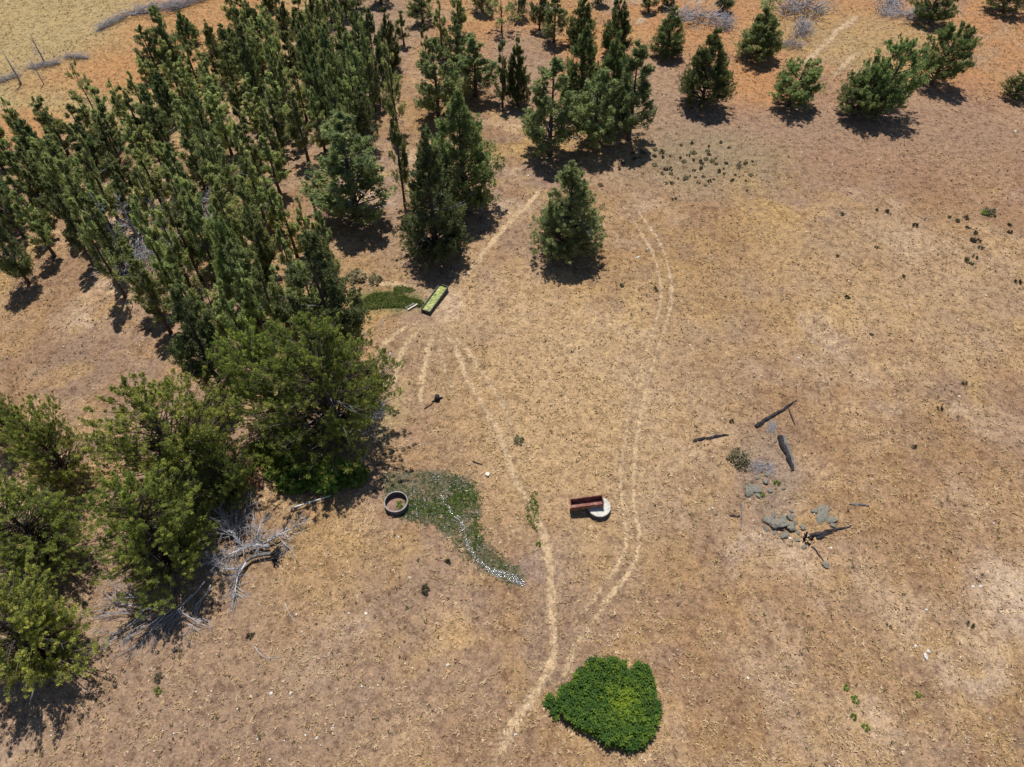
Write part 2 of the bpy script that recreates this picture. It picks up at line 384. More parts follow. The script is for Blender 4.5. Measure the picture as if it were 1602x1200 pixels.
SEEP_PX = [(600, 742), (640, 736), (690, 740), (735, 746), (743, 762), (749, 790), (747, 818), (757, 848), (790, 876), (822, 912), (800, 917), (760, 893), (725, 868), (705, 838), (682, 822), (640, 814), (622, 800), (601, 770)]
SEEP = np.array([P(*p)[:2] for p in SEEP_PX])
def soil(x, y):
    """albedo of the ground at x, y and the density of dry grass there"""
    a = fbm(x, y, 14, 11, 4); b_ = fbm(x, y, 5, 23, 4); c_ = fbm(x, y, 26, 5, 3); d_ = fbm(x, y, 1.6, 71, 3)
    w = lambda t: t[..., None]
    out = np.broadcast_to(C_TAN, x.shape + (3,)).copy()
    dens = np.full(x.shape, 0.75)
    def lay(colr, f, dn=None):
        nonlocal out, dens
        out = out * (1 - w(f)) + colr * w(f)
        if dn is not None: dens = dens * (1 - f) + dn * f
    lay(C_GOLD, sstep(0.42, 0.58, a) * 0.9, 1.0)
    lay(C_MAUVE, sstep(0.47, 0.60, fbm(x, y, 9, 91, 4)) * 0.85, 0.35)
    lay(C_SOIL, sstep(0.53, 0.68, b_) * 0.8, 0.3)
    lay(C_PALE, sstep(0.60, 0.72, fbm(x, y, 6, 41, 4)) * 0.55, 0.5)
    lay(C_SOIL, sstep(0.52, 0.68, d_) * 0.45)
    lay(C_GOLD, sstep(0.54, 0.70, fbm(x, y, 2.2, 113, 3)) * 0.5)
    lay(C_BROWN, sstep(0.50, 0.66, fbm(x, y, 8, 211, 4)) * 0.42)
    lay(C_BROWN, sstep(0.55, 0.70, fbm(x, y, 3.0, 223, 3)) * 0.5)
    # broad zones
    lay(C_BROWN, blob(x, y, 1120, 960, 8, 5, 0.6, 0.5, 83) * 0.5)
    lay(C_BROWN, blob(x, y, 1480, 840, 9, 6, 0.6, 0.5, 85) * 0.45)
    lay(C_SOIL, blob(x, y, 330, 1150, 12, 5, 0.6, 0.5, 87) * 0.5, 0.4)
    lay(C_BROWN, blob(x, y, 1530, 250, 16, 12, 0.6, 0.5, 89) * 0.55)
    lay(C_GOLD, blob(x, y, 470, 900, 5, 5, 0.6, 0.5, 93) * 0.5, 1.0)
    far = sstep(62, 92, y + 10 * (c_ - 0.5) * 2 + x * 0.10)
    lay(C_RED, far * sstep(2, 30, x) * 0.72 * (0.55 + 0.45 * sstep(0.4, 0.6, b_)), 0.4)
    lay(C_ORANGE, sstep(84, 104, y + 14 * (a - 0.5) * 2) * sstep(0.28, 0.55, b_) * sstep(-25, -5, x) * 0.75, 0.7)
    lay(C_OLIVE, blob(x, y, 1330, 60, 13, 10, 0.6, 0.5, 9) * 0.55, 0.9)
    lay(C_OLIVE, blob(x, y, 120, 50, 42, 30, 0.3, 0.25, 19) * 0.85, 0.9)
    lay(C_ORANGE, blob(x, y, 190, 115, 12, 6, 0.5, 0.4, 29) * 0.8)
    lay(C_ORANGE, blob(x, y, 320, 30, 12, 16, 0.5, 0.4, 31) * 0.8)
    lay(C_ORANGE, blob(x, y, 30, 200, 6, 5, 0.5, 0.4, 33) * 0.8)
    lay(C_ORANGE, blob(x, y, 1195, 135, 5, 6, 0.5, 0.5, 35) * 0.75)
    lay(C_ORANGE, blob(x, y, 990, 80, 12, 10, 0.5, 0.5, 37) * 0.5)
    lay(C_MAUVE, blob(x, y, 560, 60, 9, 26, 0.4, 0.3, 43) * 0.95, 0.12)
    lay(C_MAUVE, blob(x, y, 820, 105, 6, 10, 0.5, 0.4, 45) * 0.9, 0.12)
    lay(C_MAUVE, blob(x, y, 1055, 160, 7, 14, 0.5, 0.4, 47) * 0.85, 0.2)
    lay(C_MAUVE, blob(x, y, 1180, 200, 12, 5, 0.5, 0.4, 49) * 0.6, 0.25)
    lay(C_MAUVE, blob(x, y, 180, 950, 10, 6, 0.5, 0.4, 51) * 0.7, 0.25)
    lay(C_MAUVE, blob(x, y, 350, 1120, 12, 4, 0.5, 0.4, 53) * 0.55, 0.35)
    lay(C_MAUVE, blob(x, y, 640, 380, 5, 6, 0.5, 0.4, 55) * 0.7, 0.2)
    lay(C_SOIL, blob(x, y, 640, 590, 3, 5, 0.5, 0.4, 57) * 0.45, 0.35)
    lay(C_GOLD, blob(x, y, 860, 640, 8, 11, 0.6, 0.4, 59) * 0.55, 1.0)
    lay(C_PALE, blob(x, y, 1590, 930, 3, 3, 0.6, 0.4, 61) * 0.8, 0.4)
    lay(C_PALE, blob(x, y, 490, 1045, 1.6, 1.6, 0.6, 0.4, 63) * 0.6, 0.4)
    lay(C_PALE, blob(x, y, 690, 478, 2.4, 2.4, 0.4, 0.3, 65) * 0.8, 0.0)
    lay(C_MAUVE, blob(x, y, 660, 495, 2.0, 1.5, 0.4, 0.3, 67) * 0.9, 0.0)
    lay(np.array((0.235, 0.162, 0.125)), blob(x, y, 846, 888, 2.0, 1.3, 0.4, 0.35, 69) * 0.95, 0.05)
    lay(C_GREY, blob(x, y, 1200, 740, 2.6, 4.5, 0.5, 0.4, 73) * 0.55, 0.35)
    lay(np.array((0.385, 0.272, 0.160)), blob(x, y, 900, 620, 13, 15, 0.6, 0.5, 97) * 0.5, 1.0)
    lay(np.array((0.385, 0.272, 0.160)), blob(x, y, 1400, 430, 14, 10, 0.6, 0.5, 99) * 0.4, 1.0)
    lay(C_MAUVE, blob(x, y, 250, 1080, 13, 7, 0.6, 0.5, 101) * 0.7, 0.3)
    lay(C_MAUVE, blob(x, y, 1480, 205, 15, 9, 0.6, 0.5, 103) * 0.6, 0.3)
    lay(C_MAUVE, blob(x, y, 1010, 270, 9, 6, 0.6, 0.5, 105) * 0.55, 0.3)
    # damp green places
    lay(C_GREEN, blob(x, y, 606, 472, 3.6, 1.35, 0.35, 0.3, 75) * 0.85, 0.6)
    lay(C_GREEN, blob(x, y, 610, 470, 4.5, 2.0, 0.45, 0.4, 77) * 0.35)
    lay(C_OLIVE, blob(x, y, 595, 640, 2.5, 3.5, 0.5, 0.4, 79) * 0.5)
    lay(np.array((0.20, 0.17, 0.10)), blob(x, y, 1110, 250, 9, 6, 0.6, 0.4, 81) * 0.5)
    s = in_poly(x + 0.5 * (fbm(x, y, 1.1, 131, 3) - 0.5) * 2, y + 0.5 * (fbm(x, y, 1.1, 137, 3) - 0.5) * 2, SEEP).astype(float)
    lay(C_WET, s * (0.5 + 0.4 * sstep(0.4, 0.6, d_)), 0.15)
    return out, dens

XS = np.concatenate([-np.geomspace(4000, 110, 24)[:-1], np.arange(-110, 110.01, 0.5), np.geomspace(110, 4000, 24)[1:]])
YS = np.concatenate([-np.geomspace(4000, 10, 24)[:-1], np.arange(-10, 150.01, 0.5), np.geomspace(150, 4000, 24)[1:]])
gx, gy = np.meshgrid(XS, YS)
gz = hgt(gx, gy)
sc_, _ = soil(gx.ravel(), gy.ravel())
nx, ny = len(XS), len(YS)
ii = (np.arange(ny - 1)[:, None] * nx + np.arange(nx - 1)[None]).ravel()
gF = np.stack([ii, ii + 1, ii + nx + 1, ii + nx], 1)
gme = np_mesh('ground', np.stack([gx.ravel(), gy.ravel(), gz.ravel()], 1), gF, colors={'soil': sc_}, smooth=True)
tag(link('ground', gme, None, M_ground), kind='structure')

PATH_LINES = []
for nm, (px, hw, st) in PATHS.items():
    L = smooth_line(pline(px), 0.3)
    PATH_LINES.append((L, hw))
    d = np.gradient(L, axis=0); d /= np.linalg.norm(d, axis=1)[:, None] + 1e-9
    nrm = np.stack([-d[:, 1], d[:, 0]], 1)
    wob = 1 + 1.1 * (fbm(np.arange(len(L)) * 0.3, np.zeros(len(L)), 2.0, len(nm) * 7 + 3) - 0.5)
    fade = np.clip(0.62 + 0.75 * fbm(np.arange(len(L)) * 0.3, np.full(len(L), 9.0), 5.0, len(nm) * 13 + 5, 3), 0.6, 1.12)
    ks = np.array([-2.3, -1.2, -0.5, 0, 0.5, 1.2, 2.3])
    cv = np.array([0.0, 0.30, 0.78, 0.85, 0.78, 0.30, 0.0])
    ends = np.minimum(1, np.minimum(np.arange(len(L)), np.arange(len(L))[::-1]) / 6.0)
    V = []; C = []
    for i in range(len(L)):
        q = L[i] + nrm[i] * (ks * hw * 1.2 * wob[i])[:, None]
        V.append(np.column_stack([q, hgt(q[:, 0], q[:, 1]) + 0.022])); C.append(cv * st * (0.3 + 0.7 * ends[i]) * fade[i])
    V = np.vstack(V); C = np.concatenate(C); k = len(ks)
    f = (np.arange(len(L) - 1)[:, None] * k + np.arange(k - 1)[None]).ravel()
    F = np.stack([f, f + 1, f + k + 1, f + k], 1)
    colr = np.broadcast_to(np.array((0.41, 0.295, 0.18)), (len(V), 3)) * (0.92 + 0.16 * rng.random((len(V), 1)))
    me = np_mesh('path', V, F, attrs={'cover': C}, colors={'soil': colr})
    o = link('wheel_rut' if 'rut' in nm else 'footpath', me, None, M_path)
    tag(o, kind='structure')

# ------------------------------------------------------------------ dry grass and litter (uncountable)
def path_dist(x, y):
    d = np.full(x.shape, 9.0)
    for L, hw in PATH_LINES:
        b0 = L.min(0) - 1; b1 = L.max(0) + 1
        k = np.where((x > b0[0]) & (x < b1[0]) & (y > b0[1]) & (y < b1[1]))[0]
        for s in range(0, len(k), 4000):
            kk = k[s:s + 4000]
            dd = np.sqrt(((np.stack([x[kk], y[kk]], 1)[:, None] - L[None, ::2]) ** 2).sum(-1)).min(1) / hw
            d[kk] = np.minimum(d[kk], dd)
    return d
def view_points(n, seed, gamma=1.5):
    """scatter over the ground in and a little round the view, denser near the camera"""
    r = np.random.default_rng(seed)
    y = 6 + (135 - 6) * r.random(n) ** gamma
    half = (y * C51 + CAM_H * S51) * 0.72 + 6
    x = (r.random(n) * 2 - 1) * half
    return x, y, r
def blades(name, x, y, r, colors, size, nb, flat, mat, kind='stuff', parent=None, up=1.0):
    """nb thin triangles per tuft, splayed out; one mesh"""
    n = len(x); z = hgt(x, y)
    ang = r.random((n, nb)) * 2 * np.pi
    ln = size[:, None] * (0.6 + 0.7 * r.random((n, nb)))
    el = flat[0] + (flat[1] - flat[0]) * r.random((n, nb))
    dx = np.cos(ang) * np.cos(el); dy = np.sin(ang) * np.cos(el); dz = np.sin(el) * up
    wd = ln * (0.13 + 0.12 * r.random((n, nb)))
    ox = (r.random((n, nb)) - 0.5) * size[:, None] * 0.8; oy = (r.random((n, nb)) - 0.5) * size[:, None] * 0.8
    bx = x[:, None] + ox; by = y[:, None] + oy; bz = z[:, None] + 0.0 * ox
    px_, py_ = -np.sin(ang) * wd, np.cos(ang) * wd
    V = np.stack([np.stack([bx - px_, by - py_, bz], -1), np.stack([bx + px_, by + py_, bz], -1),
                  np.stack([bx + dx * ln, by + dy * ln, bz + dz * ln], -1)], 2).reshape(-1, 3)
    F = np.arange(len(V)).reshape(-1, 3)
    C = np.repeat(colors[:, None], nb, 1)
    C = C * (0.8 + 0.4 * r.random((n, nb, 1)))
    C = np.repeat(C[:, :, None], 3, 2).reshape(-1, 3)
    me = np_mesh(name, V, F, colors={'tuft_color': C})
    o = link(name, me, parent, mat)
    if kind: tag(o, kind=kind)
    return o

x, y, r = view_points(120000, 5, 1.35)
sc0, dn = soil(x, y)
pd = path_dist(x, y)
clump = fbm(x, y, 1.1, 301, 3)
keep = (r.random(len(x)) < dn * (0.35 + 1.1 * sstep(0.38, 0.62, clump))) & (pd > 1.3)
x, y, sc0 = x[keep], y[keep], sc0[keep]
pal = np.array([(0.47, 0.34, 0.18), (0.40, 0.27, 0.12), (0.58, 0.45, 0.28), (0.27, 0.17, 0.09), (0.36, 0.275, 0.12)])
tc = pal[r.integers(0, 5, len(x))] * 0.5 + sc0 * 0.68
sz = 0.13 + 0.17 * r.random(len(x)) ** 1.5
o = blades('dry_grass', x, y, r, tc, sz, 6, (0.15, 1.0), M_grass)
tag(o, 'short straw coloured dry grass tufts covering the open field', 'grass')

# darker dead weeds, sparse specks
x, y, r = view_points(5000, 15, 1.25)
_, dn = soil(x, y)
keep = (vnoise(x, y, 7, 5) > 0.45) & (path_dist(x, y) > 1.2) & ~in_poly(x, y, SEEP)
x, y = x[keep], y[keep]
tc = np.array([(0.10, 0.075, 0.05), (0.13, 0.11, 0.06), (0.09, 0.09, 0.04)])[r.integers(0, 3, len(x))]
o = blades('dark_weeds', x, y, r, tc, 0.10 + 0.14 * r.random(len(x)), 6, (0.3, 1.3), M_grass)
tag(o, 'small dark dead weeds speckling the dry field', 'weeds')

# pale pebbles
x, y, r = view_points(3600, 25, 1.3)
keep = (fbm(x, y, 9, 401) > 0.44)
x, y = x[keep], y[keep]
nP = len(x); zz = hgt(x, y)
s_ = 0.035 + 0.075 * r.random(nP) ** 3
octv = np.array([(1, 0, 0), (0, 1, 0), (-1, 0, 0), (0, -1, 0), (0, 0, 0.8), (0, 0, -0.5)])
octf = np.array([(0, 1, 4), (1, 2, 4), (2, 3, 4), (3, 0, 4), (1, 0, 5), (2, 1, 5), (3, 2, 5), (0, 3, 5)])
an = r.random(nP) * 6.28
jit = 0.7 + 0.6 * r.random((nP, 6, 3))
vv = octv[None] * jit * s_[:, None, None]
vx = vv[..., 0] * np.cos(an)[:, None] * 1.3 - vv[..., 1] * np.sin(an)[:, None]
vy = vv[..., 0] * np.sin(an)[:, None] * 1.3 + vv[..., 1] * np.cos(an)[:, None]
V = np.stack([vx + x[:, None], vy + y[:, None], vv[..., 2] + zz[:, None] + 0.01], -1).reshape(-1, 3)
F = (octf[None] + (np.arange(nP) * 6)[:, None, None]).reshape(-1, 3)
o = link('pebbles', np_mesh('pebbles', V, F), None, M_pale)
tag(o, 'pale pebbles strewn thinly over the dry ground', 'pebbles', kind='stuff')

# ------------------------------------------------------------------ tree prototypes
def plume_cloud(centers, dirs, length, width, m, leaf, r, up=0.35):
    """m small triangular sprays round each plume axis; returns V, F, tint"""
    n = len(centers)
    s = r.random((n, m)) ** 0.8
    th = r.random((n, m)) * 2 * np.pi
    d = dirs / np.linalg.norm(dirs, axis=1)[:, None]
    ref = np.where(np.abs(d[:, 2:3]) < 0.9, np.array([[0, 0, 1.0]]), np.array([[1.0, 0, 0]]))
    a = np.cross(d, ref); a /= np.linalg.norm(a, axis=1)[:, None]
    b = np.cross(d, a)
    rad = width[:, None] * np.sqrt(r.random((n, m))) * (1.02 - s ** 1.6) * 1.0
    off = (a[:, None] * np.cos(th)[..., None] + b[:, None] * np.sin(th)[..., None])
    p = centers[:, None] + d[:, None] * (s * length[:, None])[..., None] + off * rad[..., None]
    ax = d[:, None] * 0.65 + off * 0.9 + np.array([0, 0, up * 0.6]) + r.normal(0, 0.35, (n, m, 3))
    ax /= np.linalg.norm(ax, axis=2)[..., None]
    nt = off * 0.5 + np.array([0, 0, 0.9]) + r.normal(0, 0.5, (n, m, 3))
    sd = np.cross(nt, ax); sd /= np.linalg.norm(sd, axis=2)[..., None] + 1e-9
    ls = leaf * (0.65 + 0.7 * r.random((n, m)))[..., None]
    V = np.stack([p + sd * ls * 0.27, p - sd * ls * 0.27, p + ax * ls], 2).reshape(-1, 3)
    F = np.arange(len(V)).reshape(-1, 3)
    tint = np.clip(np.repeat(r.random(n) * 0.75, m) + r.random(n * m) * 0.3, 0, 1)
    return V, F, np.repeat(tint, 3)

def make_tree(kind, seed, H, Rw, cb, prof, nplume, m, leaf, plen, pw, lean=(0, 0), irregular=0.3, gaps=0.35, upb=0.9, shell=0.45, trunk_r=None, stems=1):
    """returns (trunk mesh, crown mesh); nominal height H, crown radius Rw, crown from cb*H up"""
    r = np.random.default_rng(seed)
    z0 = cb * H
    ph = r.random(8) * 6.28
    n = 0; cen = []; dr = []
    ts = []
    # foliage grows on boughs: each bough carries a group of plumes
    nb = max(12, nplume // 7)
    bough = []
    tries = 0
    while len(bough) < nb and tries < 6000:
        tries += 1
        t = r.random()
        pr = prof(t)
        if r.random() > pr + 0.12: continue
        phi = r.random() * 6.28
        lob = 1 + irregular * (0.5 * math.sin(2 * phi + ph[0] + 3 * t) + 0.35 * math.sin(3 * phi + ph[1] - 7 * t) + 0.4 * math.sin(11 * t + ph[2] + phi))
        if gaps and (math.sin(5 * phi + ph[3] + 9 * t) * math.sin(13 * t + ph[4] - 2 * phi)) > 1 - gaps * 1.3: continue
        rr = Rw * pr * lob
        bough.append((t, phi, rr))
    T = Tubes()
    tr = trunk_r or 0.022 * H
    def axis(t):   # trunk centreline
        zz = t * H
        return Vector((lean[0] * t ** 1.5 + 0.12 * math.sin(4 * t + ph[5]) * t, lean[1] * t ** 1.5 + 0.12 * math.sin(5 * t + ph[6]) * t, zz))
    for s in range(stems):
        offs = Vector((0, 0, 0)) if s == 0 else Vector((math.cos(s * 2.4 + ph[0]), math.sin(s * 2.4 + ph[0]), 0))
        pts = []; rd = []
        top = 0.96 if s == 0 else 0.75
        for k in range(9):
            t = k / 8 * top
            pts.append(axis(t) + offs * (0.25 + 0.16 * H * 0.9 * t) * (1 if s else 0) + Vector((0, 0, -0.15 if k == 0 else 0)))
            rd.append(tr * (1.25 if k == 0 else 1) * (1 - 0.93 * t / top) * (0.8 if s else 1))
        T.add(pts, rd, 7)
    for (t, phi, rr) in bough:
        zt = z0 + (H - z0) * t
        tip = axis(zt / H) + Vector((math.cos(phi) * rr, math.sin(phi) * rr, 0))
        zroot = max(0.10 * H, zt - rr * (0.35 + 0.5 * r.random()) - 0.02 * H)
        root = axis(zroot / H)
        mid = root.lerp(tip, 0.55); mid.z -= 0.06 * rr
        if rr > 0.5:
            br = max(0.018, tr * 0.26 * (1 - 0.6 * t))
            T.add([root, mid, tip], [br, br * 0.7, br * 0.25], 4)
        k = 7
        w = (shell + (1 - shell) * r.random(k)) if rr > 0.6 else np.ones(k)
        for q in range(k):
            base = root.lerp(tip, float(w[q])) if w[q] < 0.55 else mid.lerp(tip, float((w[q] - 0.55) / 0.45))
            jit = r.normal(0, 1, 3) * np.array([0.20, 0.20, 0.18]) * (0.45 + 0.28 * Rw) * (1.05 - 0.8 * t)
            c = np.array(base) + jit
            cen.append(c)
            o = np.array([c[0] - axis(zt / H).x, c[1] - axis(zt / H).y, 0]); o /= np.linalg.norm(o) + 0.2
            dr.append(o * (0.75 - 0.45 * t) + np.array([lean[0] * 0.1, lean[1] * 0.1, upb]) + r.normal(0, 0.22, 3))
    # leader tip
    for q in range(6):
        zt = H * (0.84 + 0.02 * q); a = axis(zt / H)
        cen.append(np.array(a) + r.normal(0, 0.05, 3)); dr.append(np.array([lean[0] * 0.1, 0, 1.0]) + r.normal(0, 0.25, 3))
    cen = np.array(cen); dr = np.array(dr)
    cen[:, 2] = np.maximum(cen[:, 2], 0.25)
    n = len(cen)
    tf = np.clip(1.25 - 0.6 * cen[:, 2] / H, 0.5, 1.1)
    V, F, tint = plume_cloud(cen, dr, plen * tf * (0.6 + 0.8 * r.random(n)), pw * tf * (0.6 + 0.8 * r.random(n)), m, leaf, r)
    DL = Tubes()
    for q in range(14 if kind in ('slender_juniper', 'open_juniper', 'spreading_juniper') else 5):
        zt = H * r.uniform(0.06, 0.5); a_ = r.random() * 6.28; ln = Rw * r.uniform(0.5, 1.0)
        p0 = axis(zt / H); d_ = Vector((math.cos(a_), math.sin(a_), r.uniform(-0.25, 0.25)))
        p1 = p0 + d_ * ln * 0.5 + Vector((0, 0, -0.05)); p2 = p0 + d_ * ln + Vector((0, 0, 0.08))
        DL.add([p0, p1, p2], [0.035, 0.025, 0.01], 3)
        for w_ in range(3):
            e_ = p1.lerp(p2, r.random()); DL.add([e_, e_ + (d_ + Vector(r.normal(0, 0.6, 3))) * ln * 0.3], [0.018, 0.006], 3)
    return T.mesh(kind + '_trunk'), np_mesh(kind + '_crown', V, F, attrs={'tint': tint}), DL.mesh(kind + '_dead_limbs')

p_cone = lambda t: (min(1, 0.72 + 1.6 * t) if t < 0.18 else 1.0) * max(0.03, (1 - t)) ** 0.72
p_lone = lambda t: (min(1, 0.80 + 1.6 * t) if t < 0.13 else 1.0) * max(0.03, (1 - t)) ** 0.85
p_slim = lambda t: (0.55 + 1.8 * t if t < 0.25 else 1.0) * max(0.05, 1 - t) ** 0.62
p_open = lambda t: (0.6 + 1.4 * t if t < 0.28 else 1.0) * max(0.06, 1 - t) ** 0.6
p_round = lambda t: math.sqrt(max(0.02, 1 - (abs(t - 0.36) / 0.66) ** 2.2))
p_wind = lambda t: math.sqrt(max(0.02, 1 - (abs(t - 0.38) / 0.66) ** 2))
PROTO = {'cone': [], 'slim': [], 'open': [], 'round': [], 'wind': [], 'lone': [], 'grey': []}
for s in range(3):
    PROTO['cone'].append((make_tree('dense_juniper', 100 + s, 11, 3.4, 0.09, p_cone, 900, 44, 0.20, 0.85, 0.26, irregular=0.16, gaps=0.0, upb=1.2, shell=0.5), 11, 3.4))
for s in range(6):
    PROTO['slim'].append((make_tree('slender_juniper', 200 + s, 11, 1.5, 0.07 + 0.05 * (s % 3), p_slim, 230, 42, 0.21, 0.85, 0.24, irregular=0.5, gaps=0.4, upb=1.25), 11, 1.5))
for s in range(4):
    PROTO['open'].append((make_tree('open_juniper', 300 + s, 11, 2.6, 0.13, p_open, 430, 44, 0.21, 0.80, 0.26, irregular=0.4, gaps=0.28, upb=1.0), 11, 2.6))
for s in range(4):
    PROTO['round'].append((make_tree('spreading_juniper', 400 + s, 14, 5.0, 0.14, p_round, 1800, 54, 0.15, 0.60, 0.21, irregular=0.52, gaps=0.42, upb=0.85, shell=0.42, trunk_r=0.34, stems=2), 14, 5.0))
for s in range(3):
    PROTO['wind'].append((make_tree('windswept_juniper', 500 + s, 8, 3.0, 0.20, p_wind, 800, 38, 0.19, 0.65, 0.23, lean=(0.7, 0.1), irregular=0.30, gaps=0.1, upb=0.9, trunk_r=0.24), 8, 3.0))
PROTO['lone'].append((make_tree('lone_juniper', 600, 12.5, 3.6, 0.06, p_lone, 1150, 44, 0.18, 0.66, 0.22, irregular=0.14, gaps=0.0, upb=0.8, shell=0.4), 12.5, 3.6))
PROTO['lone'].append((make_tree('lone_juniper', 601, 12.5, 3.6, 0.06, p_lone, 1150, 44, 0.18, 0.66, 0.22, irregular=0.14, gaps=0.0, upb=0.8, shell=0.4), 12.5, 3.6))
for s in range(2):
    PROTO['grey'].append((make_tree('thin_juniper', 700 + s, 8, 2.4, 0.22, p_round, 150, 22, 0.24, 0.6, 0.24, irregular=0.5, gaps=0.5, upb=0.8), 8, 2.4))
KMAT = {'cone': M_leaf_cone, 'slim': M_leaf_slim, 'open': M_leaf_open, 'round': M_leaf_round, 'wind': M_leaf_cone, 'lone': M_leaf_grey, 'grey': M_leaf_grey}
for k, L in PROTO.items():
    for (t_, c_, d_), _, _ in L:
        t_.materials.append(M_bark); d_.materials.append(M_greywood); c_.materials.append(KMAT[k])

WF = {'cone': 0.98, 'slim': 0.64, 'open': 0.93, 'round': 0.86, 'wind': 0.86, 'lone': 1.02, 'grey': 0.85}
TREES = []
def plant(x, y, H, w, kind, label, group=None, var=None, rz=None):
    L = PROTO[kind]
    v = L[(len(TREES) if var is None else var) % len(L)]
    (tm, cm, dm), H0, R0 = v
    o = empty('juniper_tree', (x, y, float(hgt(x, y)) - 0.05), label, 'tree', group, rz if rz is not None else random.uniform(0, 6.28))
    w = w * WF[kind]
    o.scale = (w / (2 * R0), w / (2 * R0), H / H0)
    link('trunk', tm, o); link('crown', cm, o); tag(link('dead_limbs', dm, o), kind='stuff')
    TREES.append((x, y, w))
    return o
def tree(tx, ty, by, wpx, kind, label, group=None, var=None, rz=None):
    """a tree whose tip shows at pixel tx, ty and whose foot stands on the ground row by"""
    _, Y, _ = P(801, by)
    dx, dy, dz = ray(tx, ty)
    t = Y / dy
    X = dx * t; Z = CAM_H + dz * t
    H = max(2.0, Z - float(hgt(X, Y)))
    w = wpx * depth_at(X, Y, H * 0.45) / FPX
    return plant(X, Y, H, w, kind, label, group, var, rz)

def crown_tree(cx, cy, wpx, H, label, var=None):
    """a spreading tree given by where the middle of its crown shows and its height"""
    zc = 0.52 * H
    dx, dy, dz = ray(cx, cy); t = (CAM_H - zc) / -dz
    w = wpx * depth_at(dx * t, dy * t, zc) / FPX
    return plant(dx * t, dy * t, H, w, 'round', label, None, var)
# --- trees standing apart or easily told apart
tree(897, 250, 393, 118, 'lone', 'lone conical juniper standing by itself in the middle of the dry field', var=0, rz=0.4)
tree(1122, 50, 168, 86, 'cone', 'dense dark teardrop juniper with a wide oval shadow, beyond the field', var=0)
tree(1055, 13, 86, 58, 'cone', 'small dark pyramid juniper behind the dense teardrop juniper, near grey brush', var=1)
tree(1204, 14, 92, 76, 'cone', 'broad dark juniper with skirted crown beside the pale grey dead shrubs', var=2)
tree(1256, 96, 168, 82, 'wind', 'small open windswept juniper with crooked bare trunk on reddish ground', rz=0, var=0)
tree(1362, 114, 182, 80, 'wind', 'left low-branched windswept juniper of the touching pair on the red slope', rz=0.3, var=0)
tree(1418, 64, 180, 98, 'wind', 'taller dense windswept juniper of the touching pair on the red slope', rz=0, var=1)
tree(1500, 42, 134, 76, 'wind', 'greyer windswept juniper leaning right behind the touching pair', rz=0, var=2)
tree(1478, -22, 36, 66, 'wind', 'flat-bottomed juniper cut by the top edge beside low grey brush', rz=2.6, var=1)
tree(1594, -32, 18, 66, 'wind', 'juniper cut off by the top right corner with slanting trunk', rz=2.9, var=2)
tree(1606, 118, 156, 46, 'wind', 'low juniper half cut off by the right edge of the picture', rz=1.0, var=0)
tree(1212, -22, 30, 42, 'grey', 'thin brownish juniper rising behind the broad skirted juniper')
tree(1142, -34, 17, 36, 'open', 'juniper at the top edge with only trunk and shadow showing, above the grey brush')
tree(1050, -36, 10, 40, 'open', 'juniper at the top edge just above the small dark pyramid juniper')
tree(1022, -36, 17, 36, 'open', 'juniper at the top edge left of the small dark pyramid juniper')
tree(940, -50, 6, 36, 'open', 'juniper at the top edge seen as a trunk on orange ground')
tree(866, 94, 240, 106, 'open', 'open juniper with long lacy shadow, left front of the five-tree clump', var=0)
tree(940, 108, 230, 96, 'open', 'middle front juniper of the clump with a straight dark trunk', var=1)
tree(918, 40, 172, 74, 'cone', 'dark round-topped juniper at the back of the five-tree clump', var=2)
tree(1003, 74, 218, 92, 'open', 'tall bright juniper on the right of the clump with bare lower branches', var=2)
tree(968, 55, 190, 74, 'cone', 'tall juniper filling the middle of the five-tree clump', var=0)
tree(972, -12, 84, 50, 'cone', 'narrow dark juniper directly behind the five-tree clump', var=1)
tree(914, -6, 66, 52, 'cone', 'dark pointed juniper behind the clump on orange ground', var=2)
tree(870, -14, 64, 46, 'open', 'greyish upright juniper with oval shadow on the orange ground', var=3)
tree(846, -30, 48, 36, 'open', 'grey juniper close behind the upright one on the orange ground', var=1)
tree(784, -14, 50, 52, 'grey', 'thin grey-crowned juniper with two trunks on orange ground', var=0)
tree(812, -48, 28, 38, 'open', 'juniper cut by the top edge with thin trunk right of the grey-crowned one')
tree(752, -62, 16, 50, 'open', 'juniper cut by the top edge with several trunks left of the grey-crowned one')
tree(656, -24, 36, 50, 'open', 'juniper with flat branches at the top edge right of the bare mauve strip', var=2)
tree(686, 4, 86, 46, 'slim', 'upright juniper below the top edge between the bare strip and orange ground', var=0)
tree(714, -22, 56, 42, 'slim', 'tall juniper cut by the top edge next to orange ground', var=1)
tree(712, 30, 106, 44, 'open', 'dense juniper bordering the left side of the orange ground', var=0)
tree(600, 15, 112, 42, 'cone', 'pointed dark juniper standing at the right side of the bare mauve strip', var=1)
tree(626, 18, 68, 34, 'slim', 'slim juniper just right of the pointed one at the bare strip', var=2)
tree(662, 38, 112, 28, 'slim', 'narrow columnar juniper behind the bushy trunk-showing juniper', var=3)
tree(676, 64, 184, 80, 'open', 'bushy juniper with long bare trunk and black shadow, right part of the stand', var=1)
tree(740, 56, 152, 84, 'open', 'broad pale juniper with a dark straight trunk right of the stand', var=3)
tree(785, 62, 168, 36, 'slim', 'very slim juniper with straight trunk beside the dark bushy one', var=4)
tree(810, 64, 165, 50, 'cone', 'dark bushy juniper just right of the very slim one', var=0)
tree(602, 58, 205, 46, 'slim', 'tall narrow juniper behind the one with the long black trunk', var=5)
tree(611, 160, 320, 44, 'slim', 'slender juniper with long bare black trunk at the right edge of the stand', var=2)
tree(716, 142, 323, 126, 'cone', 'large bright juniper with deep black hollow, behind the front conical one', var=2)
tree(664, 210, 395, 116, 'lone', 'front conical juniper standing just above the algae-filled trough', var=1)
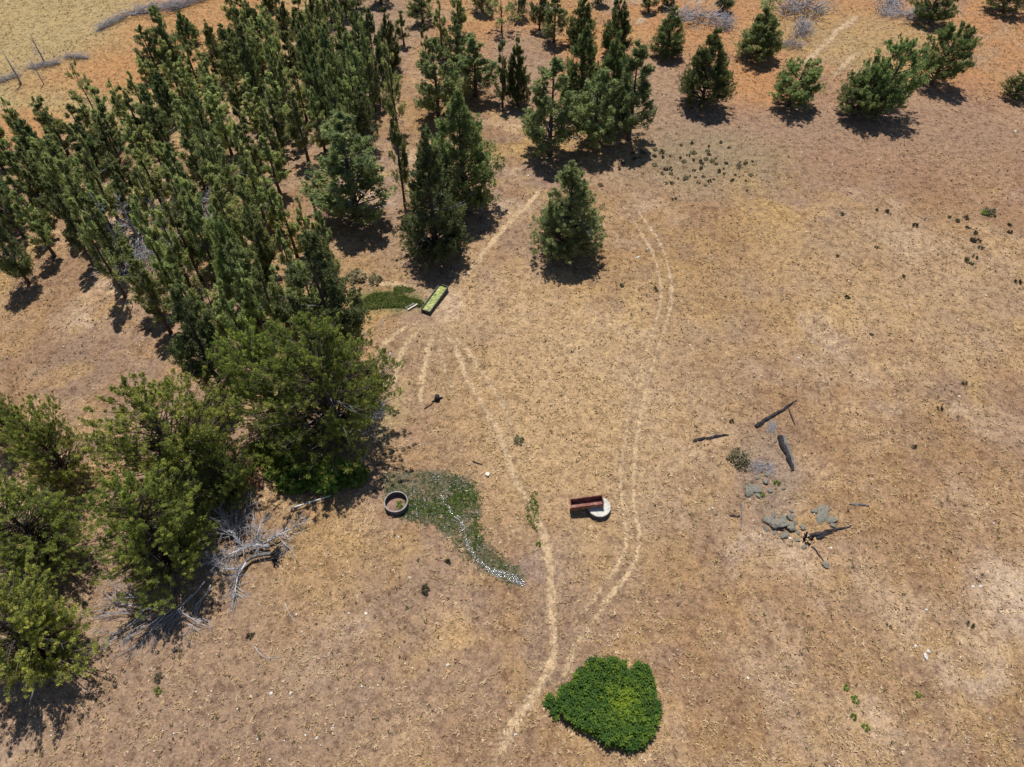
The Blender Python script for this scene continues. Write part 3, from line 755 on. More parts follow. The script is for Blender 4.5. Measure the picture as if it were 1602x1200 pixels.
tree(526, 182, 338, 150, 'open', 'large open juniper with several dark stems and big black shadow', var=0)
tree(486, 88, 200, 44, 'open', 'juniper with bare lower trunk and side twig in the middle of the stand', var=1)
tree(540, 56, 195, 52, 'open', 'tall juniper with ladder-like branches and slanting trunk in the stand', var=0)
tree(566, 72, 150, 26, 'slim', 'thin juniper left of the twin-trunk tips by the bare strip', var=0)
tree(576, 72, 138, 24, 'slim', 'thin juniper with red-brown bare trunk by the bare strip', var=4)
for (a, b_, c_, w_, k_, lb) in [
    (352, -18, 48, 40, 'slim', 'leftmost slim juniper of the row at the top edge above the yellow field'),
    (372, -10, 52, 38, 'open', 'second juniper of the top-edge row, dark inside'),
    (390, 8, 50, 36, 'cone', 'low bushy juniper on the right end of the dark top-edge row'),
    (412, -30, 18, 26, 'cone', 'black-looking juniper at the top edge against orange ground'),
    (438, 12, 50, 42, 'open', 'juniper with leaning shadow left of the bare mauve strip'),
    (462, -8, 62, 42, 'slim', 'tall juniper at the upper left side of the bare strip'),
    (486, -14, 70, 40, 'cone', 'dark tall juniper touching the bare mauve strip near the top'),
    (508, -24, 40, 42, 'open', 'juniper at the top edge with shadow falling on the bare strip'),
    (530, -40, 30, 34, 'open', 'juniper at the top edge with short trunk on the bare strip'),
    (547, -52, 15, 36, 'open', 'uppermost juniper on the left side of the bare strip'),
    (588, -56, 6, 46, 'open', 'juniper cut by the top edge in the middle of the bare strip'),
    (240, 12, 112, 54, 'open', 'tallest juniper of the small group on the yellow field edge'),
    (218, 42, 118, 46, 'open', 'left juniper of the small group on the yellow field edge'),
    (214, 84, 132, 34, 'slim', 'short juniper at the foot of the small group by the yellow field'),
    (256, 62, 118, 36, 'cone', 'dark juniper with several stems in the small group by the yellow field'),
    (280, 18, 66, 38, 'cone', 'single small juniper on orange ground behind the small group'),
    (276, 78, 112, 24, 'grey', 'tiny thin juniper between the small group and the forked one'),
    (302, 60, 102, 30, 'grey', 'small forked juniper casting a slanting shadow on bare soil'),
    (320, 32, 74, 20, 'cone', 'little dark column juniper on the bare orange soil'),
    (344, 38, 106, 50, 'lone', 'broad grey-green juniper behind the stand beside the top-edge row'),
    (110, 98, 172, 38, 'grey', 'greyish juniper rising alone above the far left edge of the stand'),
    (276, 112, 178, 22, 'slim', 'dark thin spire juniper on the orange gap at the far side of the stand'),
    (293, 120, 184, 20, 'slim', 'second thin spire juniper right of the orange gap'),
    (36, 200, 252, 40, 'cone', 'short dark bushy juniper on the bare gap at the left edge'),
    (-44, 318, 446, 60, 'open', 'juniper at the left edge with crooked dark trunk and crown cut off'),
    (268, 450, 612, 104, 'open', 'dusty green tall juniper with slanting trunk above the big spreading one'),
    (206, 408, 520, 62, 'slim', 'small light green juniper at the clearing edge of the stand'),
    (332, 330, 480, 66, 'cone', 'tall dark green juniper deep in the front of the stand'),
    (240, 325, 470, 56, 'slim', 'slim juniper leaning left beside the grey dead snag'),
    (478, 372, 560, 130, 'open', 'bright feathery juniper behind the large yellow-green one'),
    (395, 400, 560, 80, 'slim', 'yellowish slim juniper between dusty green and feathery ones')]:
    tree(a, b_, c_, w_, k_, lb)
for (a, b_, w_, H_, lb) in [
    (505, 600, 225, 14, 'very large yellow-green spreading juniper beside the seep, black trunk'),
    (410, 590, 120, 11.5, 'left half companion of the very large yellow-green juniper'),
    (258, 690, 222, 12, 'large deep green spreading juniper above the bleached fallen tree'),
    (345, 735, 90, 8, 'lighter juniper tucked against the right side of the deep green one'),
    (228, 818, 195, 11, 'rounded olive juniper shading a pile of bleached branches'),
    (70, 700, 118, 9, 'juniper with leaning bare trunk near the left edge, long black shadow'),
    (-14, 645, 70, 8, 'juniper mostly cut off at the left edge above the leaning one'),
    (24, 815, 175, 9.5, 'sunlit juniper at the left edge below the leaning one'),
    (16, 985, 200, 9.0, 'pale green juniper at the left edge near the bottom corner')]:
    crown_tree(a, b_, w_, H_, lb)

# --- the dense stand, filled between the trees above
STAND_PX = [(-110, 205), (60, 212), (200, 200), (262, 165), (330, 118), (420, 84), (590, 96), (596, 150), (590, 215), (560, 250), (470, 260), (440, 300), (445, 370), (520, 430), (540, 470), (520, 530), (420, 590), (375, 590), (300, 545), (230, 490), (165, 455), (100, 420), (60, 375), (-110, 355)]
STAND = np.array([P(*p)[:2] for p in STAND_PX])
GAPS = [(P(590, 300)[:2], 2.5), (P(25, 215)[:2], 3.5), (P(140, 205)[:2], 2.0), (P(246, 205)[:2], 2.2), (P(345, 490)[:2], 1.8), (P(500, 210)[:2], 1.5), (P(205, 375)[:2], 1.6), (P(300, 350)[:2], 2.6), (P(240, 395)[:2], 2.6), (P(150, 440)[:2], 1.5), (P(440, 250)[:2], 1.6)]
lo, hi = STAND.min(0), STAND.max(0)
pts = []
rr = np.random.default_rng(42)
for _ in range(9000):
    q = lo + (hi - lo) * rr.random(2)
    if not in_poly(np.array([q[0]]), np.array([q[1]]), STAND)[0]: continue
    if any(math.hypot(q[0] - g[0], q[1] - g[1]) < rad for g, rad in GAPS): continue
    if any(math.hypot(q[0] - a, q[1] - b_) < 1.0 + 0.26 * min(w, 5) for a, b_, w in TREES): continue
    if any(math.hypot(q[0] - a, q[1] - b_) < 2.68 for a, b_ in pts): continue
    pts.append((q[0], q[1]))
LAND = [((30, 222), 'the orange gap at the left edge'), ((140, 205), 'the small pinkish far gap'), ((246, 212), 'the long bare far gap'),
        ((230, 380), 'the bleached dead snag'), ((215, 412), 'the violet-grey branch tangle'), ((305, 350), 'the grey branch heap'),
        ((345, 612), 'the dusty green slanting juniper'), ((395, 560), 'the yellowish slim juniper'), ((500, 560), 'the bright feathery juniper'),
        ((530, 348), 'the many-stemmed open juniper'), ((632, 318), 'the long bare black trunk'), ((500, 195), 'the bare trunk with side twig'),
        ((553, 195), 'the ladder-branched juniper'), ((574, 140), 'the thin red-brown trunk'), ((602, 205), 'the tall narrow juniper'), ((330, 480), 'the tall dark front juniper'),
        ((110, 172), 'the greyish far-left juniper'), ((285, 180), 'the two thin spires'), ((300, 104), 'the small forked juniper'), ((345, 106), 'the broad grey-green juniper'),
        ((440, 50), 'the row at the top edge'), ((110, 470), 'the shaded clearing edge'), ((30, 395), 'the crooked left-edge trunk'), ((235, 500), 'the light green clearing juniper'), ((410, 330), 'the small dead branch heap')]
LANDP = [(np.array(P(*p_)[:2]), t_) for p_, t_ in LAND]
USED = {}
def where_label(X, Y, head, marks, close=3.2, far=7.0, heads2=()):
    """say which one this is by the nearest thing one can find"""
    ds = sorted(((math.hypot(X - p_[0], Y - p_[1]), k) for k, (p_, t_) in enumerate(marks)))
    for hd in (head,) + tuple(heads2):
        for d_, k in ds[:5]:
            p_, t_ = marks[k]; dx, dy = X - p_[0], Y - p_[1]
            if abs(dx) > 1.6 * abs(dy): rel = 'left of' if dx < 0 else 'right of'
            elif abs(dy) > 1.6 * abs(dx): rel = 'behind' if dy > 0 else 'in front of'
            else: rel = ('behind-' if dy > 0 else 'front-') + ('left of' if dx < 0 else 'right of')
            near = 'close ' if d_ < close else '' if d_ < far else 'far '
            lb = f'{hd} {near}{rel} {t_}'
            if len(lb.replace('-', ' ').split()) <= 16 and lb not in USED:
                USED[lb] = 1
                return lb
    return lb
def stand_label(X, Y, kind, H):
    look = ('tall ' if H > 10.2 else 'short ' if H < 8.4 else '') + ('slender' if kind == 'slim' else 'bushy')
    k2 = 'slender' if kind == 'slim' else 'bushy'
    return where_label(X, Y, f'{look} juniper in the stand,', LANDP, 3.2, 6.0, (f'{k2} crowded juniper,', f'{k2} green juniper,')), 'junipers of the dense stand'
FIELD = [((919, 790), 'the rusty trough'), ((1225, 820), 'the lichen rocks'), ((1213, 648), 'the long charred log'), ((1230, 710), 'the half-burnt split log'), ((1300, 830), 'the lower log heap'),
         ((897, 410), 'the lone conical juniper'), ((1040, 450), 'the bend of the wheel ruts'), ((990, 700), 'the wheel ruts'), ((862, 950), 'the lower footpath'), ((950, 1100), 'the lush thicket'),
         ((1448, 1028), 'the oblong white boulder'), ((818, 912), 'the lower tip of the seep'), ((225, 960), 'the branch pile'), ((420, 868), 'the uprooted tree'), ((1122, 172), 'the dense teardrop juniper'),
         ((1400, 192), 'the touching pair of junipers'), ((621, 790), 'the ring tank'), ((684, 626), 'the black stump'), ((680, 472), 'the algae-filled trough'), ((1530, 918), 'the two white stones'),
         ((1515, 370), 'the dark shrub cluster'), ((1256, 180), 'the small windswept juniper'), ((1335, 1100), 'the string of green tufts'), ((250, 1070), 'the flat green tuft')]
FIELDP = [(np.array(P(*p_)[:2]), t_) for p_, t_ in FIELD]
for (X, Y) in pts:
    k_ = 'slim' if rr.random() < 0.86 else 'open'
    H = (7.4 + 4.4 * rr.random()) * (1.0 if Y < 92 else 0.9)
    if X < -0.38 * Y and Y > 66: H = 5.8 + 2.4 * rr.random()   # the far left end stands lower
    w = (3.0 + 1.3 * rr.random()) * (1 if k_ == 'slim' else 1.05)
    lb, gp = stand_label(X, Y, k_, H)
    plant(X, Y, H, w, k_, lb, gp, var=int(rr.integers(0, 12)))

# ------------------------------------------------------------------ dead trees, brush, fallen wood
def twig_tree(T, root, d, length, rad, depth, r, spread=0.55, droop=0.0, sides=4, zmin=0.02):
    """bare branching limb"""
    pts = [Vector(root)]; dd = Vector(d).normalized(); n = 4
    for i in range(n):
        dd = (dd + Vector(r.normal(0, 0.14, 3)) - Vector((0, 0, droop))).normalized()
        q = pts[-1] + dd * (length / n)
        if q.z < zmin: q.z = zmin + 0.02 * r.random()
        pts.append(q)
    T.add(pts, [rad * (1 - 0.78 * i / n) for i in range(n + 1)], sides)
    if depth > 0:
        k = 3 if depth > 1 else 4
        for i in range(k):
            t = 0.3 + 0.65 * (i + r.random() * 0.8) / k
            a = pts[min(n - 1, int(t * n))].lerp(pts[min(n, int(t * n) + 1)], t * n - int(t * n))
            nd = (dd + Vector(r.normal(0, spread, 3))).normalized()
            twig_tree(T, a, nd, length * (0.45 + 0.25 * r.random()), rad * 0.45, depth - 1, r, spread, droop, 3, zmin)
def snag_mesh(seed, H, nbr):
    r = np.random.default_rng(seed); T = Tubes()
    pts = [Vector((0.05 * math.sin(k), 0.05 * math.cos(2 * k), H * k / 6)) for k in range(7)]
    T.add(pts, [0.03 * H * (1 - 0.85 * k / 6) for k in range(7)], 6)
    B = Tubes()
    for i in range(nbr):
        t = 0.2 + 0.75 * i / nbr
        a = r.random() * 6.28
        twig_tree(B, Vector((0, 0, H * t)), (math.cos(a), math.sin(a), 0.35), H * 0.24 * (1.15 - t), 0.009 * H * (1.2 - t), 1, r)
    return T.mesh('snag_trunk'), B.mesh('snag_branches')
SN = [snag_mesh(1, 7, 26), snag_mesh(2, 7, 18)]
for tm, bmh in SN: tm.materials.append(M_greywood); bmh.materials.append(M_greywood)
def snag(tx, ty, by, label, var, wid=1.0):
    _, Y, _ = P(801, by); dx, dy, dz = ray(tx, ty); t = Y / dy
    X = dx * t; H = max(1.5, CAM_H + dz * t)
    o = empty('dead_snag', (X, Y, float(hgt(X, Y)) - 0.05), label, 'dead tree', None, random.uniform(0, 6))
    o.scale = (wid * H / 7, wid * H / 7, H / 7)
    link('trunk', SN[var][0], o); link('branches', SN[var][1], o)
snag(44, 48, 96, 'bare grey dead snag standing on the yellow field among fallen grey trees', 0)
snag(2, 76, 132, 'nearly bare thin snag at the left edge beyond the stand', 1)
snag(43, 84, 132, 'thin bare pole snag in front of the grey fallen tree', 1, 0.6)
snag(178, 300, 384, 'bleached dead snag inside the stand near its left flank', 0, 1.1)
snag(270, 296, 356, 'grey twiggy dead snag in the middle of the stand', 0, 1.3)

def brush_mesh(seed, L, Wd, Hh, n, rad=0.028):
    """low tangle of dead branches lying along x"""
    r = np.random.default_rng(seed); T = Tubes()
    for i in range(n):
        x = (r.random() - 0.5) * L; y = r.normal(0, Wd * 0.22)
        a = r.normal(0, 0.9) + (0 if r.random() < 0.6 else 3.14)
        ln = (0.5 + 0.9 * r.random()) * min(2.2, L * 0.4)
        p = Vector((x, y, 0.05 + Hh * 0.55 * r.random() * (1 - (abs(x) / (L * 0.55)) ** 2)))
        d = Vector((math.cos(a), math.sin(a) * 0.8, 0.15 + 0.45 * r.random())).normalized()
        q1 = p + d * ln * 0.5 + Vector(r.normal(0, 0.06, 3)); q2 = p + d * ln + Vector(r.normal(0, 0.12, 3))
        q2.z = max(0.03, min(q2.z, Hh)); q1.z = max(0.03, min(q1.z, Hh))
        rd = rad * (0.5 + 0.9 * r.random())
        T.add([p, q1, q2], [rd, rd * 0.7, rd * 0.2], 3)
    return T.mesh('brush_branches')
def trunk_mesh(L, r0, seed):
    r = np.random.default_rng(seed); T = Tubes()
    T.add([Vector((-L / 2 + L * k / 5, 0.07 * L * math.sin(k * 0.9 + seed) * 0.3, r0 * 0.9 + 0.05 * k)) for k in range(6)], [r0 * (1 - 0.75 * k / 5) for k in range(6)], 7)
    return T.mesh('fallen_stem')
def px_between(a, b_):
    A = P(*a); B = P(*b_)
    c = ((A[0] + B[0]) / 2, (A[1] + B[1]) / 2)
    return c, math.hypot(B[0] - A[0], B[1] - A[1]), math.atan2(B[1] - A[1], B[0] - A[0])
BR = [brush_mesh(11, 6, 2.0, 1.0, 190), brush_mesh(12, 6, 2.2, 1.1, 190), brush_mesh(13, 3, 2.4, 1.3, 150), brush_mesh(14, 3, 2.2, 1.2, 150)]
ST = [trunk_mesh(6, 0.17, 3), trunk_mesh(6, 0.15, 5)]
for q in BR: q.materials.append(M_greywood)
for q in ST: q.materials.append(M_greywood)
def fallen(a, b_, label, var, wid=1.0, hs=1.0):
    c, L, ang = px_between(a, b_)
    o = empty('fallen_tree', (c[0], c[1], float(hgt(*c))), label, 'fallen tree', None, ang)
    o.scale = (L / 6, min(1.5, max(0.5, L / 6)) * wid * 0.75, max(0.6, min(1.2, L / 6)) * hs)
    link('stem', ST[var % 2], o); link('branches', BR[var % 2], o)
def brush(px, py, wm, label, var, hs=1.0, cat='dead brush', grp=None):
    X, Y, Z = P(px, py)
    o = empty('dead_shrub', (X, Y, Z), label, cat, grp, var * 1.3)
    o.scale = (wm / 3, wm / 3, hs * wm / 3)
    link('branches', BR[2 + var % 2], o)
fallen((95, 100), (45, 108), 'long grey fallen dead tree at the foot of the standing snag', 0, 1.4)
fallen((138, 92), (102, 90), 'short grey fallen tree with broken black butt on the yellow field', 1, 1.3)
fallen((152, 50), (200, 28), 'thin grey fallen tree lying slanted on the yellow field', 0, 0.8)
fallen((205, 24), (288, 12), 'long bluish grey fallen tree behind the small juniper group', 1, 1.2)
fallen((268, 18), (328, -2), 'grey fallen tree with dark shadow running off the top edge', 0, 0.9)
fallen((-10, 132), (32, 120), 'grey fallen tree at the left edge beyond the stand', 1, 1.2)
brush(1088, 32, 6.5, 'wide low mound of pale grey dead branches beyond the dark pyramid juniper', 0, 0.8)
brush(1134, 42, 3.6, 'small grey-violet dead shrub right of the wide pale brush mound', 1, 1.2)
brush(1252, 22, 6.0, 'large bluish grey dead shrub right of the broad skirted juniper', 0, 1.3)
brush(1253, 50, 4.2, 'rounded grey dead shrub in front of the large bluish one', 1, 1.1)
brush(1238, 74, 2.6, 'small grey dead shrub touching the broad skirted juniper', 0, 1.4)
brush(1392, 6, 6.0, 'grey dead brush at the top edge left of the flat-bottomed juniper', 1, 0.6)
brush(1402, 24, 4.6, 'low faint grey brush left of the flat-bottomed juniper trunk', 0, 0.5)
brush(1438, 24, 4.4, 'low grey brush under the left side of the flat-bottomed juniper', 1, 0.5)
brush(850, 18, 3.2, 'grey brush behind the upright grey juniper on orange ground', 0, 0.8)
brush(210, 408, 5.0, 'tangle of violet-grey dead branches inside the left flank of the stand', 1, 0.9)
brush(300, 345, 5.0, 'heap of dead grey branches in a hollow in the middle of the stand', 0, 0.9)
brush(410, 330, 2.8, 'small dead branch heap between junipers in the front of the stand', 1, 0.8)
brush(455, 684, 4.0, 'heap of dead twigs in the shade left of the very large juniper trunk', 0, 0.7)
brush(585, 650, 2.6, 'bleached twigs below the right side of the very large juniper', 1, 0.9)

brush(250, 400, 4.5, 'grey dead branches in the hollow right of the bleached dead snag', 1, 1.0)
brush(330, 318, 3.6, 'violet-grey dead twigs behind the heap in the middle of the stand', 0, 1.1)
snag(232, 310, 392, 'second thin grey snag right of the bleached dead snag', 1, 1.0)
snag(310, 300, 372, 'dead leaning grey snag at the right of the branch heap in the stand', 0, 1.0)
snag(140, 300, 400, 'dark leafless snag on the left flank of the stand', 1, 0.9)
# the bleached uprooted tree, traced on the ground
def gp(px, py, z): 
    x, y, h = P(px, py); 
    # lift: place the point on the same sight line at height z above the ground
    dx, dy, dz = ray(px, py); t = (CAM_H - z - h) / -dz
    return Vector((dx * t, dy * t, h + z))
org = Vector(P(400, 872))
ft = empty('uprooted_tree', org, 'bleached uprooted dead tree with root plate beside the rounded olive juniper', 'fallen tree')
T = Tubes()
T.add([gp(424, 866, 0.5) - org, gp(408, 868, 0.5) - org, gp(392, 872, 0.5) - org, gp(378, 884, 0.45) - org, gp(366, 902, 0.4) - org, gp(356, 922, 0.3) - org], [0.17, 0.15, 0.13, 0.10, 0.07, 0.03], 8)
link('trunk', T.mesh('uprooted_trunk'), ft, M_dullwood)
r = np.random.default_rng(77)
for pts_, rd in [([(420, 855, .5), (405, 852, .6), (385, 856, .55), (362, 866, .4), (340, 872, .3)], .15),
                 ([(376, 850, .5), (366, 838, .7), (356, 822, .9), (349, 804, .9), (348, 788, .8)], .14),
                 ([(412, 850, .5), (428, 842, .6), (446, 832, .6), (464, 824, .4)], .10),
                 ([(395, 853, .5), (402, 838, .8), (408, 818, .9)], .08),
                 ([(385, 880, .5), (372, 900, .4), (368, 922, .3), (370, 936, .1)], .09),
                 ([(372, 890, .5), (350, 890, .6), (328, 880, .5), (308, 872, .3)], .10),
                 ([(440, 845, .3), (452, 858, .15), (446, 862, .1)], .06)]:
    L_ = [gp(*q) - org for q in pts_]
    T = Tubes()
    T.add(L_, [rd * (1 - 0.75 * i / (len(L_) - 1)) for i in range(len(L_))], 6)
    for i in range(len(L_) - 1):
        for q in range(13):
            a = L_[i].lerp(L_[i + 1], r.random())
            d = (L_[i + 1] - L_[i]).normalized() + Vector(r.normal(0, 0.7, 3)) + Vector((0, 0, 0.15))
            twig_tree(T, a, d, 0.7 + 1.1 * r.random(), max(0.018, rd * 0.28), 1, r, 0.5, 0.03, 3, 0.02 - org.z + float(hgt(org.x, org.y)))
    link('branch', T.mesh('uprooted_branch'), ft, M_dead)
T = Tubes()   # root plate
rc = gp(424, 868, 0.55) - org
for i in range(16):
    a = i * 0.39; d = Vector((0.55 + 0.3 * r.random(), math.cos(a) * 0.8, math.sin(a) * 0.8))
    twig_tree(T, rc, d, 0.55 + 0.35 * r.random(), 0.11, 1, r, 0.5, 0.0, 4, -0.1)
link('root_plate', T.mesh('uprooted_roots'), ft, M_char)

pl = Vector(P(225, 960))
bp_ = empty('branch_pile', pl, 'pile of bleached thin branches half in the shade of the rounded olive juniper', 'branch pile')
T = Tubes(); r = np.random.default_rng(78)
for (sx, sy, ex, ey) in [(238, 945, 160, 985), (245, 950, 170, 962), (230, 940, 158, 950), (240, 960, 172, 1008), (250, 965, 200, 1000), (235, 935, 190, 925), (270, 950, 215, 1005), (290, 940, 230, 990), (300, 930, 250, 985), (320, 910, 270, 970), (260, 940, 200, 935), (330, 915, 300, 975), (280, 955, 310, 985), (225, 955, 165, 1012), (222, 948, 178, 940)]:
    a = gp(sx, sy, 0.5 + 0.4 * r.random()) - pl; b_ = gp(ex, ey, 0.25) - pl
    twig_tree(T, a, b_ - a, (b_ - a).length * 1.05, 0.055, 2, r, 0.32, 0.02, 4, 0.02)
    for q in range(3):
        a2 = a.lerp(b_, r.uniform(0.3, 0.9)) + Vector((r.normal(0, 0.35), r.normal(0, 0.35), 0))
        twig_tree(T, a2, (b_ - a) + Vector(r.normal(0, 0.6, 3)), 1.3 + r.random(), 0.03, 1, r, 0.4, 0.02, 3, 0.02)
link('branches', T.mesh('pile_branches'), bp_, M_dead)
pl = Vector(P(400, 800))
bq = empty('branch_pile', pl, 'tangle of grey twigs in the shade above the uprooted tree', 'branch pile')
T = Tubes(); r = np.random.default_rng(79)
for i in range(26):
    a = gp(355 + 55 * r.random(), 795 + 45 * r.random(), 0.2 + 0.5 * r.random()) - pl
    twig_tree(T, a, (r.normal(), r.normal(), 0.3), 1.0 + r.random(), 0.035, 1, r, 0.5, 0.0, 3, 0.02)
link('branches', T.mesh('tangle_branches'), bq, M_greywood)

def stick(a, b_, rad, label, mat, name='fallen_branch', cat='branch', lift=0.05, bow=0.05, twigs=2, seed=1):
    A = Vector(P(*a)); B = Vector(P(*b_)); A.z += lift; B.z += lift
    r = np.random.default_rng(seed); n = 5
    side = (B - A).cross(Vector((0, 0, 1))).normalized()
    T = Tubes()
    pts_ = [A.lerp(B, i / n) + side * bow * (B - A).length * math.sin(math.pi * i / n) + Vector((0, 0, 0.02 * (i % 2))) for i in range(n + 1)]
    o_ = A.copy()
    T.add([p - o_ for p in pts_], [rad * (1 - 0.6 * i / n) for i in range(n + 1)], 6)
    for i in range(twigs):
        p = pts_[1 + i % (n - 1)]
        twig_tree(T, p - o_, (B - A).normalized() + Vector(r.normal(0, 0.6, 3)), (B - A).length * 0.3, rad * 0.4, 0, r, 0.4, 0, 3, -lift + 0.02)
    o = link(name, T.mesh(name), None, mat); o.location = o_
    return tag(o, label, cat)
stick((612, 552), (605, 578), 0.05, 'pale bleached stick lying on dry grass right of the very large juniper', M_dead, seed=2)
stick((601, 500), (594, 520), 0.04, 'pair of thin pale twigs below the green grass by the trough', M_dead, seed=3)
stick((583, 590), (604, 578), 0.045, 'pale crooked stick in green grass under the juniper edge', M_dead, seed=4)
stick((532, 602), (545, 632), 0.05, 'white bleached bough low inside the very large juniper', M_dead, lift=0.5, seed=5)
stick((398, 1010), (443, 1028), 0.03, 'thin curved twig lying on bare soil below the uprooted tree', M_dead, bow=0.2, seed=6)
stick((446, 944), (464, 975), 0.03, 'forked white twig on dry grass right of the branch pile', M_dead, twigs=4, seed=7)
stick((740, 722), (755, 727), 0.06, 'dark short broken branch on the field above the seep', M_char, seed=8)
stick((664, 640), (680, 628), 0.05, 'dark thin branch lying against the small black stump', M_char, seed=9)
stick((676, 458), (692, 452), 0.04, 'dead stick on the ground behind the algae-filled trough', M_dead, seed=10)

# ------------------------------------------------------------------ stock-water things
def rect_trough(center, ang, Lg, Wd, Hh, wall, name, label, m_wall, tilt=0.0, water=None, floor_mat=None, rim=0.05):
    o = empty(name, center, label, 'trough', None, ang)
    if tilt: o.rotation_euler = (0, tilt, ang)
    def bx(pn, c, s, mat, bev=0.012):
        bm = bmesh.new(); bm_box(bm, c, s); return link(pn, bm_mesh(bm, name + '_' + pn, bev), o, mat)
    bx('side_wall', (0, Wd / 2 - wall / 2, Hh / 2), (Lg, wall, Hh), m_wall)
    bx('side_wall', (0, -Wd / 2 + wall / 2, Hh / 2), (Lg, wall, Hh), m_wall)
    bx('end_wall', (Lg / 2 - wall / 2, 0, Hh / 2 - 0.003), (wall, Wd - 2 * wall - 0.004, Hh - 0.006), m_wall)
    bx('end_wall', (-Lg / 2 + wall / 2, 0, Hh / 2 - 0.003), (wall, Wd - 2 * wall - 0.004, Hh - 0.006), m_wall)
    bx('floor', (0, 0, wall / 2 + 0.01), (Lg - 2 * wall - 0.004, Wd - 2 * wall - 0.004, wall), floor_mat or m_wall)
    for s_ in (-1, 1):
        bx('rim', (0, s_ * (Wd / 2 + rim / 2 - 0.012), Hh + 0.012), (Lg + 2 * rim - 0.024, rim, 0.03), m_wall, 0.006)
        bx('end_rim', (s_ * (Lg / 2 + rim / 2 - 0.012), 0, Hh + 0.012), (rim, Wd - 0.03, 0.028), m_wall, 0.006)
    if water:
        bm = bmesh.new()
        r_ = bmesh.ops.create_grid(bm, x_segments=34, y_segments=10, size=1)
        for v in bm.verts:
            v.co.x *= Lg / 2 - wall - 0.004; v.co.y *= Wd / 2 - wall - 0.004
            v.co.z = Hh * 0.70 + 0.012 * math.sin(v.co.x * 9) * math.cos(v.co.y * 13 + v.co.x * 4)
        link('algae_water', bm_mesh(bm, 'algae_water'), o, water)
    return o
c, L_, ang = px_between((667, 489), (694, 454))
rect_trough((c[0], c[1], float(hgt(*c))), ang, L_ * 1.0 + 0.25, 0.98, 0.5, 0.06, 'water_trough', 'long dark steel trough brimming with yellow-green algae water on bare dust', M_darksteel, water=M_algae)

# round concrete cover with the rusty trough propped over its back edge
DX, DY, DZ = P(937, 805)
DY += 0.42
disc = empty('cistern', (DX, DY, DZ), 'low round cistern with pale concrete top under the rusty trough', 'cistern')
RD, HD = 0.92, 0.52
def ring_mesh(name, ro, ri, z0, z1, seg=40, floor=None):
    V = []; F = []
    for i in range(seg):
        t = 2 * math.pi * i / seg; cs, sn = math.cos(t), math.sin(t)
        V += [(ro * cs, ro * sn, z0), (ro * cs, ro * sn, z1), (ri * cs, ri * sn, z1), (ri * cs, ri * sn, z0)]
    for i in range(seg):
        a = i * 4; b2 = ((i + 1) % seg) * 4
        F += [(a, b2, b2 + 1, a + 1), (a + 1, b2 + 1, b2 + 2, a + 2), (a + 2, b2 + 2, b2 + 3, a + 3), (a + 3, b2 + 3, b2, a)]
    me = bpy.data.meshes.new(name); me.from_pydata(V, [], F); me.update(); return me
link('side_wall', ring_mesh('cistern_side', RD, RD - 0.08, -0.1, HD), disc, M_rubber)
bm = bmesh.new()
vc = bm.verts.new((0, 0, HD + 0.03)); rings = []
for rr_ in (0.3, 0.6, RD - 0.06, RD - 0.02):
    rings.append([bm.verts.new((rr_ * math.cos(2 * math.pi * i / 40), rr_ * math.sin(2 * math.pi * i / 40), HD + (0.03 if rr_ < RD - 0.04 else 0.002) + 0.012 * random.uniform(-1, 1) * (rr_ < RD - 0.04))) for i in range(40)])
for i in range(40):
    j = (i + 1) % 40
    bm.faces.new((vc, rings[0][i], rings[0][j]))
    for q in range(3): bm.faces.new((rings[q][i], rings[q + 1][i], rings[q + 1][j], rings[q][j]))
link('concrete_top', bm_mesh(bm, 'cistern_top'), disc, M_conc)

A = P(894, 792); B = P(945, 792)
LT = 2.55
ca = math.radians(5)
ct = gp(919.0, 784.5, 1.11)
trg = rect_trough((ct.x, ct.y, DZ + 0.53), ca, LT, 0.74, 0.58, 0.04, 'rusty_trough', 'empty rust-brown trough propped with one end on the round cistern', M_rust, tilt=-0.10)

# open ring tank with soil inside
TX, TY, TZ = P(621, 791)
rt = empty('ring_tank', (TX, TY, TZ), 'open round grey tank ring with rusty soil inside at the seep', 'tank')
link('wall', ring_mesh('ring_wall', 0.93, 0.86, -0.1, 0.62), rt, M_rubber)
link('rim', ring_mesh('ring_rim', 0.945, 0.855, 0.623, 0.655), rt, M_greymetal)
bm = bmesh.new(); bmesh.ops.create_circle(bm, cap_ends=True, segments=36, radius=0.858)
bmesh.ops.translate(bm, vec=(0, 0, 0.06), verts=bm.verts)
link('soil_floor', bm_mesh(bm, 'ring_floor'), rt, M_pinksoil)

# pale boards by the trough, long pale pipe in the shade
def plank(a, b_, w, t, label, mat, name, cat, lift=0.05):
    c, L, ang = px_between(a, b_)
    bm = bmesh.new(); bm_box(bm, (0, 0, 0), (L, w, t))
    o = link(name, bm_mesh(bm, name, 0.01), None, mat)
    o.location = (c[0], c[1], float(hgt(*c)) + lift); o.rotation_euler = (0.03, 0.02, ang)
    return tag(o, label, cat)
plank((638, 486), (653, 477), 0.16, 0.05, 'pale weathered board nearest the algae-filled trough', M_board, 'wooden_board', 'board', 0.14)
plank((634, 483), (648, 475), 0.13, 0.05, 'greyer narrow board behind the pale board by the trough', M_greywood, 'wooden_board', 'board', 0.07)
stick((455, 799), (519, 779), 0.065, 'long straight pale pipe lying in the shade of the green bushes', M_pipe, 'pipe', 'pipe', lift=0.35, bow=0.0, twigs=0)

